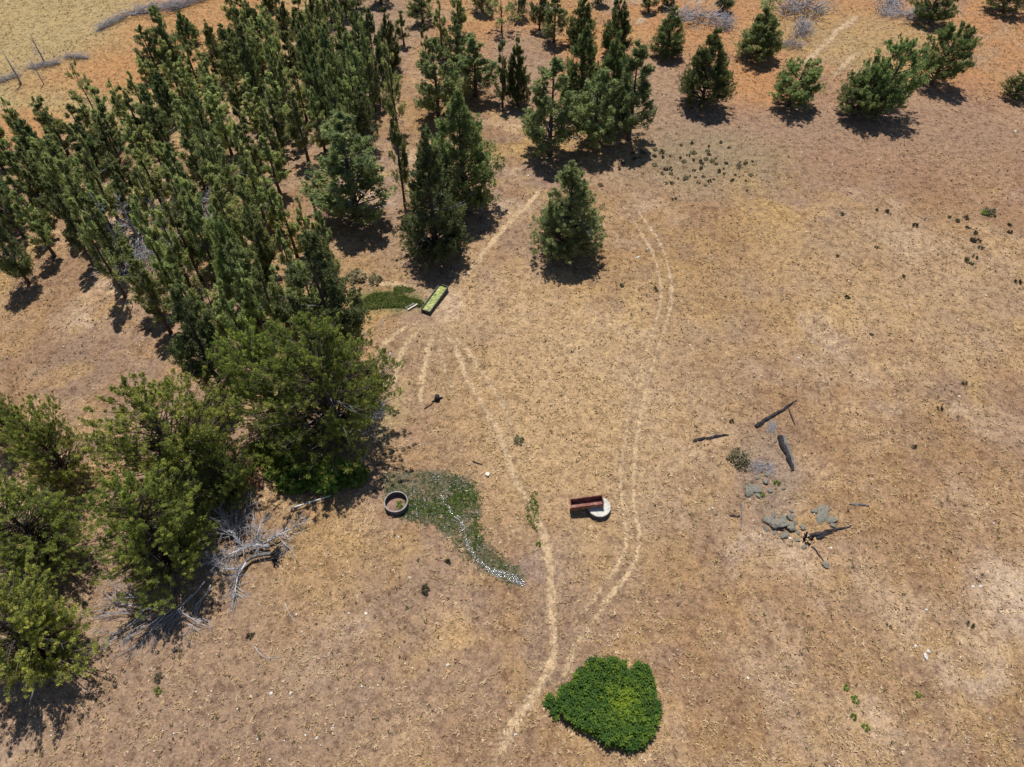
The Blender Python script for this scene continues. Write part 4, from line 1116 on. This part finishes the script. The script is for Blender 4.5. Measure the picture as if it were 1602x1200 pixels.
# small black stump
sx, sy, sz_ = P(684, 626)
T = Tubes(); T.add([(0, 0, -0.1), (0.02, 0, 0.25), (0.05, 0.05, 0.6)], [0.30, 0.24, 0.20], 9)
T.add([(0.1, 0.1, 0.1), (0.5, 0.25, 0.15)], [0.12, 0.05], 5); T.add([(-0.1, -0.1, 0.1), (-0.45, -0.2, 0.08)], [0.1, 0.04], 5)
o = link('burnt_stump', T.mesh('burnt_stump'), None, M_char); o.location = (sx, sy, sz_)
tag(o, 'small black burnt stump alone on the field between the trails', 'stump')

# ------------------------------------------------------------------ charred timbers, rocks and ash of the burnt place
def log(a, b_, r0, r1, label, mat=None, name='charred_log', cat='log', squash=0.8, seed=0, lift=0.0):
    A = Vector(P(*a)); B = Vector(P(*b_)); r = np.random.default_rng(seed + 900)
    n = max(6, int((B - A).length / 0.35)); T = Tubes(); pts_ = []; rd = []
    for i in range(n + 1):
        t = i / n; p = A.lerp(B, t)
        rr_ = (r0 + (r1 - r0) * t) * (1 + 0.45 * (r.random() - 0.5))
        if i in (0, n): rr_ *= 0.7
        p += Vector(r.normal(0, 0.03, 3)); p.z = float(hgt(p.x, p.y)) + rr_ * 0.6 + lift
        pts_.append(p - A); rd.append(rr_)
    T.add(pts_, rd, 7, squash)
    o = link(name, T.mesh(name, False), None, mat or M_char); o.location = A
    return tag(o, label, cat)
log((1182, 668), (1246, 627), 0.20, 0.10, 'long charred log at the top of the burnt place, thicker left end', seed=1)
log((1234, 640), (1244, 667), 0.07, 0.05, 'thin charred pole meeting the long charred log', seed=2)
log((1084, 691), (1103, 686), 0.12, 0.13, 'short black log end left of the burnt place', seed=3)
log((1104, 686), (1140, 680), 0.15, 0.09, 'black log following the short one in line', seed=4)
log((1219, 684), (1241, 736), 0.30, 0.15, 'half-burnt split log pointing down, with grey flaked side', seed=5)
log((1224, 684), (1242, 730), 0.28, 0.08, 'grey flaked slab lying against the half-burnt split log', M_dullwood, 'split_slab', 'wood slab', 0.4, seed=6)
log((1159, 786), (1160, 825), 0.07, 0.05, 'upright stroke of the small cross of burnt sticks', M_dullwood, 'burnt_stick', 'stick', seed=7)
log((1142, 807), (1158, 809), 0.10, 0.06, 'black stub crossing the small upright burnt stick', seed=8)
log((1266, 838), (1333, 823), 0.17, 0.08, 'longest black log of the lower heap, pointing right', seed=9)
log((1278, 843), (1304, 832), 0.16, 0.08, 'shorter black log below the longest one of the lower heap', seed=10)
log((1270, 855), (1290, 879), 0.07, 0.05, 'thin black pole running down from the lower heap', seed=11)
log((1328, 788), (1360, 791), 0.11, 0.08, 'grey weathered log alone right of the burnt place', M_dullwood, 'weathered_log', 'log', seed=12)
log((1143, 703), (1148, 718), 0.05, 0.04, 'small charred stick beside the grey dead sage', seed=13)
T = Tubes(); r = np.random.default_rng(55)
for i in range(14):
    a = r.random() * 6.28
    T.add([(0.25 * math.cos(a), 0.3 * math.sin(a), 0), (0.35 * math.cos(a) + r.normal(0, .1), 0.4 * math.sin(a) + r.normal(0, .1), 0.25 + 0.5 * r.random())], [0.10, 0.03], 5)
X, Y, Z = P(1264, 846)
o = link('charred_stump', T.mesh('charred_stump', False), None, M_char); o.location = (X, Y, Z - 0.05)
tag(o, 'jagged charred stump at the left end of the lower log heap', 'stump')

def rock_mesh(seed, sub=3, flat=0.6):
    r = random.Random(seed); bm = bmesh.new()
    bmesh.ops.create_icosphere(bm, subdivisions=sub, radius=1.0)
    ax = [Vector((r.gauss(0, 1), r.gauss(0, 1), r.gauss(0, 1))).normalized() for _ in range(7)]
    for v in bm.verts:
        d = v.co.normalized(); f = 1.0
        for a in ax: f -= 0.22 * max(0, d.dot(a) - 0.55) / 0.45
        v.co = d * f * (1 + 0.16 * math.sin(4 * d.x + seed) * math.sin(5 * d.y + 2 * seed) + 0.05 * r.uniform(-1, 1)); v.co.z *= flat
    return bm_mesh(bm, 'rock')
RK = [rock_mesh(s) for s in range(6)]
RKW = [rock_mesh(20 + s, 1) for s in range(4)]
RKP = [rock_mesh(30 + s, 1) for s in range(4)]
for q in RK: q.materials.append(M_rock)
for q in RKW: q.materials.append(M_white)
for q in RKP: q.materials.append(M_pale)
def rock(px, py, sx, sy, sz, label, pool=None, var=0, grp=None, name='rock', sink=0.25):
    X, Y, Z = P(px, py)
    me = (pool or RK)[var % len(pool or RK)]
    o = link(name, me); o.location = (X, Y, Z + sz * (0.6 - sink)); o.scale = (sx, sy, sz); o.rotation_euler = (random.uniform(-.2, .2), random.uniform(-.2, .2), random.uniform(0, 6) if grp else 0.2 * var)
    return tag(o, label, 'rock', grp)
rock(1218, 822, 0.75, 0.55, 0.55, 'largest grey rock with green lichen, lower middle of the burnt place', var=0)
rock(1203, 816, 0.5, 0.45, 0.40, 'green-tinted rock on the left of the largest lichen rock', var=1)
rock(1236, 826, 0.5, 0.42, 0.40, 'dark-sided rock on the right of the largest lichen rock', var=2)
rock(1236, 809, 0.4, 0.35, 0.28, 'pale pinkish-grey rock behind the largest lichen rock', var=3)
rock(1227, 838, 0.45, 0.3, 0.28, 'dark flat rock in front of the largest lichen rock', var=4)
rock(1170, 770, 0.55, 0.45, 0.30, 'flat grey rock left of the small yellow-green tuft', var=5)
rock(1182, 767, 0.5, 0.42, 0.30, 'flat grey rock touching the small yellow-green tuft', var=1)
rock(1197, 755, 0.32, 0.26, 0.26, 'small dark round rock in the middle of the burnt place', var=2)
rock(1291, 884, 0.32, 0.3, 0.25, 'violet-grey stone at the lower end of the thin black pole', var=3)
rock(1226, 764, 0.22, 0.18, 0.15, 'small bluish stone right of the dark round rock', var=4)
rock(1284, 806, 1.0, 0.5, 0.22, 'flat grey ash-covered slab behind the lower log heap', var=5)
rock(1300, 814, 0.5, 0.35, 0.18, 'dark flat stone at the right end of the ash-covered slab', var=0)
rock(1448, 1028, 0.18, 0.36, 0.25, 'oblong white boulder on the dry ground, lower right of the field', RKW, 0, name='white_boulder')
rock(1452, 1019, 0.16, 0.16, 0.15, 'small white stone touching the oblong white boulder', RKW, 1, name='white_stone')
rock(1432, 1011, 0.2, 0.12, 0.12, 'small white stone just left of the oblong white boulder', RKW, 2, name='white_stone')
rock(1522, 918, 0.17, 0.13, 0.12, 'left one of two white stones on the pale patch at right', RKW, 3, name='white_stone')
rock(1534, 918, 0.17, 0.15, 0.12, 'right one of two white stones on the pale patch at right', RKW, 0, name='white_stone')
rock(1449, 954, 0.16, 0.1, 0.1, 'single white stone above the oblong white boulder', RKW, 1, name='white_stone')
rock(763, 742, 0.26, 0.30, 0.26, 'pale round stone beside the upper end of the seep', RKP, 0, name='pale_stone')
rock(998, 403, 0.32, 0.12, 0.12, 'flat white stone left of the wheel ruts', RKW, 2, name='white_stone')
rock(1019, 361, 0.2, 0.12, 0.1, 'small white stone on the wheel ruts', RKW, 3, name='white_stone')
rock(1040, 288, 0.18, 0.14, 0.1, 'small white stone below the dark tuft patch', RKW, 0, name='white_stone')
rock(826, 275, 0.2, 0.18, 0.14, 'white stone in front of the open juniper shadow', RKW, 1, name='white_stone')
rock(1588, 206, 0.3, 0.18, 0.14, 'white stone on reddish ground near the right edge', RKW, 2, name='white_stone')
rock(623, 840, 0.1, 0.14, 0.1, 'small white stone on the field below the ring tank', RKW, 3, name='white_stone')
rs = np.random.default_rng(9)
SP = [(1302, 258), (1293, 270), (1375, 250), (1255, 238), (1012, 390), (1328, 440), (1424, 478), (1542, 462), (1356, 428), (1130, 655), (1115, 795), (1178, 814), (1110, 797), (455, 1085), (424, 1085), (495, 1154), (478, 1150), (392, 1090), (238, 1046), (640, 904), (1345, 765), (1300, 857), (1236, 842), (572, 960), (700, 1040), (1170, 1060), (520, 1140), (1080, 540), (1250, 560), (900, 470), (870, 560), (1500, 620)]
for i, (a, b_) in enumerate(SP):
    s_ = 0.06 + 0.07 * rs.random()
    rock(a, b_, s_ * 1.3, s_, s_ * 0.7, where_label(*P(a, b_)[:2], ('small pale stone on dry ground,' if i % 2 else 'small white stone on dry ground,'), FIELDP, 4, 12), RKP if i % 2 else RKW, i, 'pale stones scattered over the field', 'pale_stone')
rs2 = np.random.default_rng(66)
for i, (a, b_) in enumerate([(1176, 762), (1186, 775), (1164, 780), (1204, 768), (1210, 806), (1226, 812), (1244, 818), (1198, 828), (1248, 834), (1256, 826), (1274, 800), (1294, 798), (1280, 812), (1200, 742), (1184, 748), (1160, 716), (1213, 690), (1248, 846), (1258, 856), (1212, 834), (1238, 800), (1302, 822)]):
    s_ = 0.13 + 0.14 * rs2.random()
    rock(a, b_, s_ * 1.3, s_, s_ * 0.8, where_label(*P(a, b_)[:2], 'small grey rubble stone', FIELDP, 1.2, 3, ('little grey rubble stone', 'bit of grey rubble')), RK, i, 'grey rubble stones of the burnt place', 'rubble_stone')
brush(1191, 732, 1.7, 'low heap of violet-brown twigs in the middle of the burnt place', 0, 0.5)
brush(1207, 669, 1.2, 'small scatter of grey twigs under the long charred log', 1, 0.4)

# ------------------------------------------------------------------ shrubs and tufts
def tuft_mesh(seed, n, m, leaf, Rw, Hh, name='shrub_foliage', up=0.8):
    r = np.random.default_rng(seed)
    a = r.random(n) * 6.28; q = np.sqrt(r.random(n)) * Rw
    cen = np.stack([q * np.cos(a), q * np.sin(a), r.random(n) * Hh * 0.45 * (1 - (q / Rw) ** 2 * 0.6)], 1)
    dr = np.stack([np.cos(a) * q / Rw, np.sin(a) * q / Rw, np.full(n, up)], 1) + r.normal(0, 0.2, (n, 3))
    V, F, t_ = plume_cloud(cen, dr, np.full(n, Hh * 0.5) * (0.6 + 0.6 * r.random(n)), np.full(n, Rw * 0.25), m, leaf, r)
    V[:, 2] = np.maximum(V[:, 2], 0.0)
    return np_mesh(name, V, F, attrs={'tint': t_})
TF = [tuft_mesh(s, 12, 14, 0.15, 0.2, 0.40) for s in range(4)]
for q in TF: q.materials.append(M_leaf_shrub)
TG = [tuft_mesh(10 + s, 14, 16, 0.15, 0.22, 0.38) for s in range(2)]
for q in TG: q.materials.append(M_leaf_green)
TSG = [tuft_mesh(20 + s, 30, 18, 0.13, 0.36, 0.42) for s in range(2)]
for q in TSG: q.materials.append(M_leaf_sage)
def tuft(px, py, s_, label, pool, var, grp=None, name='low_shrub', cat='shrub'):
    X, Y, Z = P(px, py)
    o = link(name, pool[var % len(pool)]); o.location = (X, Y, Z - 0.02); o.scale = (s_, s_, s_); o.rotation_euler = (0, 0, var * 1.7)
    return tag(o, label, cat, grp)
CL = ['leftmost upper', 'second upper', 'third upper, middle', 'fourth upper', 'upper middle', 'centre left', 'centre right', 'low centre', 'bottom left', 'bottom middle', 'bottom right', 'outlying far left', 'outlying right, upper', 'outlying right, lower', 'rightmost, lowest']
for i, (a, b_) in enumerate([(1484, 340), (1497, 346), (1511, 342), (1513, 357), (1524, 365), (1521, 377), (1531, 377), (1534, 389), (1510, 408), (1519, 413), (1525, 403), (1432, 354), (1578, 353), (1579, 364), (1592, 442)]):
    tuft(a, b_, 0.75 + 0.3 * (i % 3) / 2, CL[i] + ' dark shrub of the loose cluster at the right of the field', TF, i, 'dark shrubs clustered on the right of the field')
for i, (a, b_, s_) in enumerate([(1386, 331, 0.9), (1371, 329, 0.7), (1317, 336, 0.8), (1325, 466, 0.8), (1309, 401, 0.6), (972, 447, 0.8), (1026, 454, 0.8), (1371, 388, 0.7), (1412, 433, 0.7), (1363, 524, 0.6), (1518, 978, 0.8), (392, 996, 0.8), (131, 947, 0.9), (1508, 600, 0.8), (1470, 640, 0.8), (1145, 660, 0.7), (700, 880, 0.7), (1430, 700, 0.7)]):
    tuft(a, b_, s_, where_label(*P(a, b_)[:2], 'tiny dark tuft alone on dry ground,', FIELDP, 4, 12), TF, i, 'dark tufts dotted over the field', 'dark_tuft', 'tuft')
tuft(1539, 334, 1.2, 'dark green shrub left of the pale green one at the right of the field', TG, 0)
tuft(1549, 334, 1.5, 'pale green rounded shrub above the cluster of dark shrubs', TSG, 0)
for i, (a, b_, lb) in enumerate([(1323, 1076, 'green tuft, uppermost of the lower right string of tufts'), (1338, 1095, 'small green tuft second from top in the lower right string'), (1336, 1122, 'round green tuft third in the lower right string'), (1354, 1138, 'green tuft lowest in the lower right string'), (1435, 1087, 'bright yellow-green tuft below the oblong white boulder'),
                                 (248, 1081, 'flat green tuft on bare soil below the branch pile'), (843, 852, 'green weed beside the footpath right of the seep'), (1215, 756, 'yellow-green tuft right of the small dark round rock'), (1192, 775, 'yellow-green tuft against the flat grey rock')]):
    tuft(a, b_, 0.62 + 0.15 * (i % 2), lb, TG, i, None, 'green_tuft', 'tuft')
tuft(625, 789, 0.8, 'green sprig growing on the soil inside the ring tank', TG, 1, None, 'green_tuft', 'tuft')
tuft(248, 1060, 1.0, 'dark brown tuft above the flat green tuft on bare soil', TF, 1, None, 'dark_tuft', 'tuft')
tuft(665, 922, 1.15, 'dark olive shrub alone on the field below the seep', TF, 1)
tuft(1154, 718, 1.9, 'grey dead sage on the left of the burnt place', TSG, 1, None, 'dead_sage', 'shrub')
tuft(1160, 728, 1.3, 'second grey dead sage just below the first at the burnt place', TSG, 0, None, 'dead_sage', 'shrub')
tuft(556, 436, 2.2, 'grey-green sage sprig poking out right of the feathery juniper', TSG, 1, None, 'sagebrush', 'shrub')
tuft(588, 440, 1.6, 'smaller sage sprig at the right of the stand edge above green grass', TSG, 0, None, 'sagebrush', 'shrub')
tuft(812, 690, 1.0, 'faint sage tuft beside the footpath', TSG, 0, None, 'sagebrush', 'shrub')
rs = np.random.default_rng(19)
k = 0
while k < 70:
    a, b_ = 1090 + rs.normal(0, 55), 258 + rs.normal(0, 24)
    tuft(a, b_, 0.45 + 0.45 * rs.random(), 'small olive shrub in the speckled patch below the dense teardrop juniper', TF if rs.random() < 0.75 else TSG, k, 'olive shrubs of the speckled patch')
    k += 1
# shrubs in the shade of the big trees
def bush(px, py, w, Hh, label, mat, seed, n=60):
    X, Y, Z = P(px, py)
    o = empty('leafy_bush', (X, Y, Z), label, 'bush')
    me = tuft_mesh(seed, n, 40, 0.24, w / 2, Hh, 'bush_foliage'); link('foliage', me, o, mat)
    T = Tubes(); r = np.random.default_rng(seed)
    for i in range(9):
        a = r.random() * 6.28; T.add([(0, 0, 0), (math.cos(a) * w * 0.2, math.sin(a) * w * 0.2, Hh * 0.4), (math.cos(a) * w * 0.34, math.sin(a) * w * 0.34, Hh * 0.75)], [0.05, 0.035, 0.012], 4)
    link('stems', T.mesh('bush_stems'), o, M_bark)
bush(424, 722, 3.0, 2.2, 'dark green bush in the gap below the left of the very large juniper', M_leaf_green, 61, 90)
bush(462, 752, 2.2, 1.3, 'green bush behind the left end of the pale pipe', M_leaf_green, 62, 80)
bush(512, 746, 3.0, 1.4, 'larger green bush behind the right end of the pale pipe', M_leaf_green, 63, 110)
bush(552, 746, 2.0, 1.0, 'shaded green bush between the pipe and the seep', M_leaf_green, 64, 70)
bush(372, 752, 3.4, 1.6, 'reddish brown bush right of the deep green juniper', M_leaf_rust, 65, 90)

# ------------------------------------------------------------------ the lush thicket in front
TH_PX = [(864, 1096), (872, 1076), (890, 1062), (904, 1040), (924, 1024), (974, 1026), (986, 1046), (1000, 1031), (1018, 1038), (1028, 1064), (1030, 1090), (1040, 1106), (1032, 1135), (1024, 1156), (1014, 1168), (986, 1174), (950, 1165), (934, 1150), (905, 1138), (880, 1120)]
def at_h(px, py, z):
    dx, dy, dz = ray(px, py); t = (CAM_H - z) / -dz; return dx * t, dy * t
THP = np.array([at_h(a, b_, 0.8) for a, b_ in TH_PX])
THP = THP.mean(0) + (THP - THP.mean(0)) * 0.93
r = np.random.default_rng(31)
lo, hi = THP.min(0), THP.max(0)
q = lo + (hi - lo) * r.random((9000, 2))
q = q[in_poly(q[:, 0], q[:, 1], THP)][:1500]
nz = fbm(q[:, 0], q[:, 1], 1.6, 77, 3)
ctr = np.hypot(q[:, 0] - THP.mean(0)[0], q[:, 1] - THP.mean(0)[1]) < 2.2
nz = np.maximum(nz, np.where(ctr, 0.42, 0.36))
q = q[(nz > 0.30)]; nz = nz[nz > 0.30]
ext = np.array([at_h(*p, 0.3) for p in [(858, 1095), (872, 1108), (905, 1160), (912, 1165), (1046, 1075)]])
extra = np.vstack([e + r.normal(0, 0.22, (9, 2)) for e in ext[:2]])
q = np.vstack([q, extra]); nz = np.concatenate([nz, np.full(len(extra), 0.4)])
cen2 = THP.mean(0)
th = empty('leafy_thicket', (cen2[0], cen2[1], float(hgt(*cen2))), 'lush bright green nettle-like thicket in the dry foreground', 'thicket')
ns = len(q); nl = 11
hz = (0.60 + 0.75 * r.random(ns)) * (0.7 + 0.7 * (nz - 0.3))
hz[-len(extra):] *= 0.55
lean_ = r.normal(0, 0.12, (ns, 2))
zz = np.linspace(0.25, 1.0, nl)[None] * hz[:, None]
an = r.random((ns, 1)) * 6.28 + np.arange(nl)[None] * 2.4
ll = (0.27 + 0.15 * r.random((ns, nl))) * (1.15 - 0.6 * np.linspace(0, 1, nl)[None])
bx = q[:, :1] + lean_[:, :1] * zz; by = q[:, 1:] + lean_[:, 1:] * zz; bz = hgt(q[:, 0], q[:, 1])[:, None] + zz
ca_, sa_ = np.cos(an), np.sin(an)
el = 0.25 + 0.5 * r.random((ns, nl))
tip = np.stack([bx + ca_ * ll * np.cos(el), by + sa_ * ll * np.cos(el), bz + ll * np.sin(el)], -1)
base = np.stack([bx, by, bz], -1)
midp = (tip + base) / 2 + np.array([0, 0, 0.02])
sdv = np.stack([-sa_, ca_, 0 * sa_], -1) * (ll * 0.22)[..., None]
V = np.stack([base, midp - sdv, tip, midp + sdv], 2).reshape(-1, 3) - np.array(th.location)
F = np.arange(len(V)).reshape(-1, 4)
gx_ = np.exp(-((q[:, 0] - at_h(975, 1095, 0.8)[0]) ** 2 + (q[:, 1] - at_h(975, 1095, 0.8)[1]) ** 2) / 1.6)
tt = np.clip(0.10 + 0.42 * gx_[:, None] + 0.60 * r.random((ns, 1)) + 0.15 * r.random((ns, nl)), 0, 1)
link('foliage', np_mesh('thicket_foliage', V, F, attrs={'tint': np.repeat(tt.ravel(), 4)}), th, M_leaf_herb)
T = Tubes()
for i in range(0, ns, 3):
    b0 = Vector((q[i, 0], q[i, 1], float(hgt(q[i, 0], q[i, 1])))) - th.location
    T.add([b0, b0 + Vector((lean_[i, 0] * hz[i], lean_[i, 1] * hz[i], hz[i]))], [0.012, 0.005], 3)
so = link('stems', T.mesh('thicket_stems'), th, M_leaf_green); so['kind'] = 'stuff'

# ------------------------------------------------------------------ the seep: wet soil, green growth, trickle of water and white flecks
TR = smooth_line(pline([(690, 775), (705, 800), (720, 815), (727, 838), (735, 858), (748, 876), (770, 893), (795, 901), (820, 914)]), 0.15)
d = np.gradient(TR, axis=0); d /= np.linalg.norm(d, axis=1)[:, None]; nrm = np.stack([-d[:, 1], d[:, 0]], 1)
V = []; ks = np.array([-1, -0.4, 0.4, 1])
for i in range(len(TR)):
    hw = 0.16 + 0.12 * math.sin(i * 0.5) ** 2 + (0.25 if i > len(TR) * 0.72 else 0) * (1 if i < len(TR) * 0.95 else 0.5)
    p_ = TR[i] + nrm[i] * (ks * hw * 0.6)[:, None]
    V.append(np.column_stack([p_, hgt(p_[:, 0], p_[:, 1]) + 0.02]))
V = np.vstack(V); f = (np.arange(len(TR) - 1)[:, None] * 4 + np.arange(3)[None]).ravel()
tag(link('seep_water', np_mesh('seep_water', V, np.stack([f, f + 1, f + 5, f + 4], 1)), None, M_water), kind='structure')
r = np.random.default_rng(91)
lo, hi = SEEP.min(0), SEEP.max(0)
q = lo + (hi - lo) * r.random((14000, 2))
q = q[in_poly(q[:, 0], q[:, 1], SEEP)]
dt = np.sqrt(((q[:, None] - TR[None]) ** 2).sum(-1)).min(1)
lush = np.maximum.reduce([blob(q[:, 0], q[:, 1], 722, 776, 1.5, 1.2, 0.5, 0.5, 3), blob(q[:, 0], q[:, 1], 690, 800, 1.8, 0.9, 0.5, 0.5, 4),
                          blob(q[:, 0], q[:, 1], 748, 832, 0.6, 1.6, 0.5, 0.5, 5), blob(q[:, 0], q[:, 1], 640, 795, 1.3, 0.8, 0.5, 0.5, 6), 0.35 * np.ones(len(q))])
kp = (dt > 0.13) & (r.random(len(q)) < 0.45 + 0.55 * lush) & (fbm(q[:, 0], q[:, 1], 0.9, 5, 3) > 0.34)
g = q[kp] + r.normal(0, 0.24, q[kp].shape); lu = lush[kp]
palg = np.array([(0.06, 0.105, 0.022), (0.09, 0.135, 0.03), (0.14, 0.165, 0.04), (0.04, 0.07, 0.02)])
pald = np.array([(0.13, 0.14, 0.065), (0.20, 0.19, 0.12), (0.10, 0.10, 0.055), (0.08, 0.11, 0.045)])
pk = r.integers(0, 4, len(g)); cg = palg[pk] * lu[:, None] + pald[pk] * (1 - lu[:, None])
o = blades('wet_grass', g[:, 0], g[:, 1], r, cg, 0.08 + 0.12 * r.random(len(g)) * (0.6 + 0.6 * lu), 6, (0.3, 1.2), M_grass)
tag(o, 'green sedge and cress growing over the wet seep', 'grass')
# white flecks: thick along the trickle, thin elsewhere in the seep
k = (r.integers(0, len(TR), 400)); wq = TR[k] + r.normal(0, 1, (400, 2)) * (0.11 + 0.13 * (k / len(TR))[:, None] ** 2) * (1.12 - np.maximum(0, (k / len(TR))[:, None] - 0.8) * 4)
ends = wq[(k > len(TR) * 0.12) & (vnoise(wq[:, 0], wq[:, 1], 0.5, 12) + 0.45 * (k / len(TR)) > 0.58)]
w2 = q[r.integers(0, len(q), 1500)]; w2 = w2[fbm(w2[:, 0], w2[:, 1], 1.0, 67, 3) > 0.5]
c0 = np.array(P(684, 750)[:2]); w3 = c0 + r.normal(0, 1, (50, 2)) * np.array((0.28, 0.35))
c1 = np.array(P(717, 758)[:2]); w4 = c1 + r.normal(0, 1, (90, 2)) * np.array((0.7, 0.3))
c2 = np.array(P(660, 800)[:2]); w5 = c2 + r.normal(0, 1, (90, 2)) * np.array((1.2, 0.6)); w5 = w5[in_poly(w5[:, 0], w5[:, 1], SEEP)]
W = np.vstack([ends, w2, w3, w4, w5]); nW = len(W)
s_ = 0.018 + 0.062 * r.random(nW) ** 2.0
zz = hgt(W[:, 0], W[:, 1]); jit = 0.7 + 0.6 * r.random((nW, 6, 3))
vv = octv[None] * jit * s_[:, None, None]
V = np.stack([vv[..., 0] * 1.2 + W[:, :1], vv[..., 1] + W[:, 1:], vv[..., 2] + zz[:, None] + 0.035], -1).reshape(-1, 3)
F = (octf[None] + (np.arange(nW) * 6)[:, None, None]).reshape(-1, 3)
o = link('white_flecks', np_mesh('white_flecks', V, F), None, M_trickle)  # small faceted grains, mottled from dark to white by noise
tag(o, 'white flecks lining the trickle through the green seep', 'pebbles', kind='stuff')

# green grass by the trough and under the trees' edge
r = np.random.default_rng(92)
def green_patch(px, py, rx, ry, n, label):
    cx, cy, _ = P(px, py)
    a = r.random(n) * 6.28; rad = np.sqrt(r.random(n)) * (1 + 0.25 * np.sin(3 * a + px))
    X = cx + np.cos(a) * rad * rx; Y = cy + np.sin(a) * rad * ry
    o = blades('green_grass', X, Y, r, np.array([(0.06, 0.10, 0.02), (0.10, 0.13, 0.03), (0.15, 0.16, 0.05)])[r.integers(0, 3, n)], 0.12 + 0.14 * r.random(n), 6, (0.3, 1.2), M_grass)
    tag(o, label, 'grass')
green_patch(606, 472, 3.3, 1.15, 2600, 'strip of green grass left of the algae-filled trough')
green_patch(630, 454, 1.0, 0.5, 240, 'small yellowish green grass patch behind the trough')
green_patch(585, 600, 1.6, 1.6, 500, 'green grass at the right edge of the very large juniper')
green_patch(834, 800, 0.5, 1.6, 90, 'thin green weeds along the footpath right of the seep')

for o in bpy.data.objects:
    if o.type == 'MESH' and not o.data.materials: print('no material', o.name)
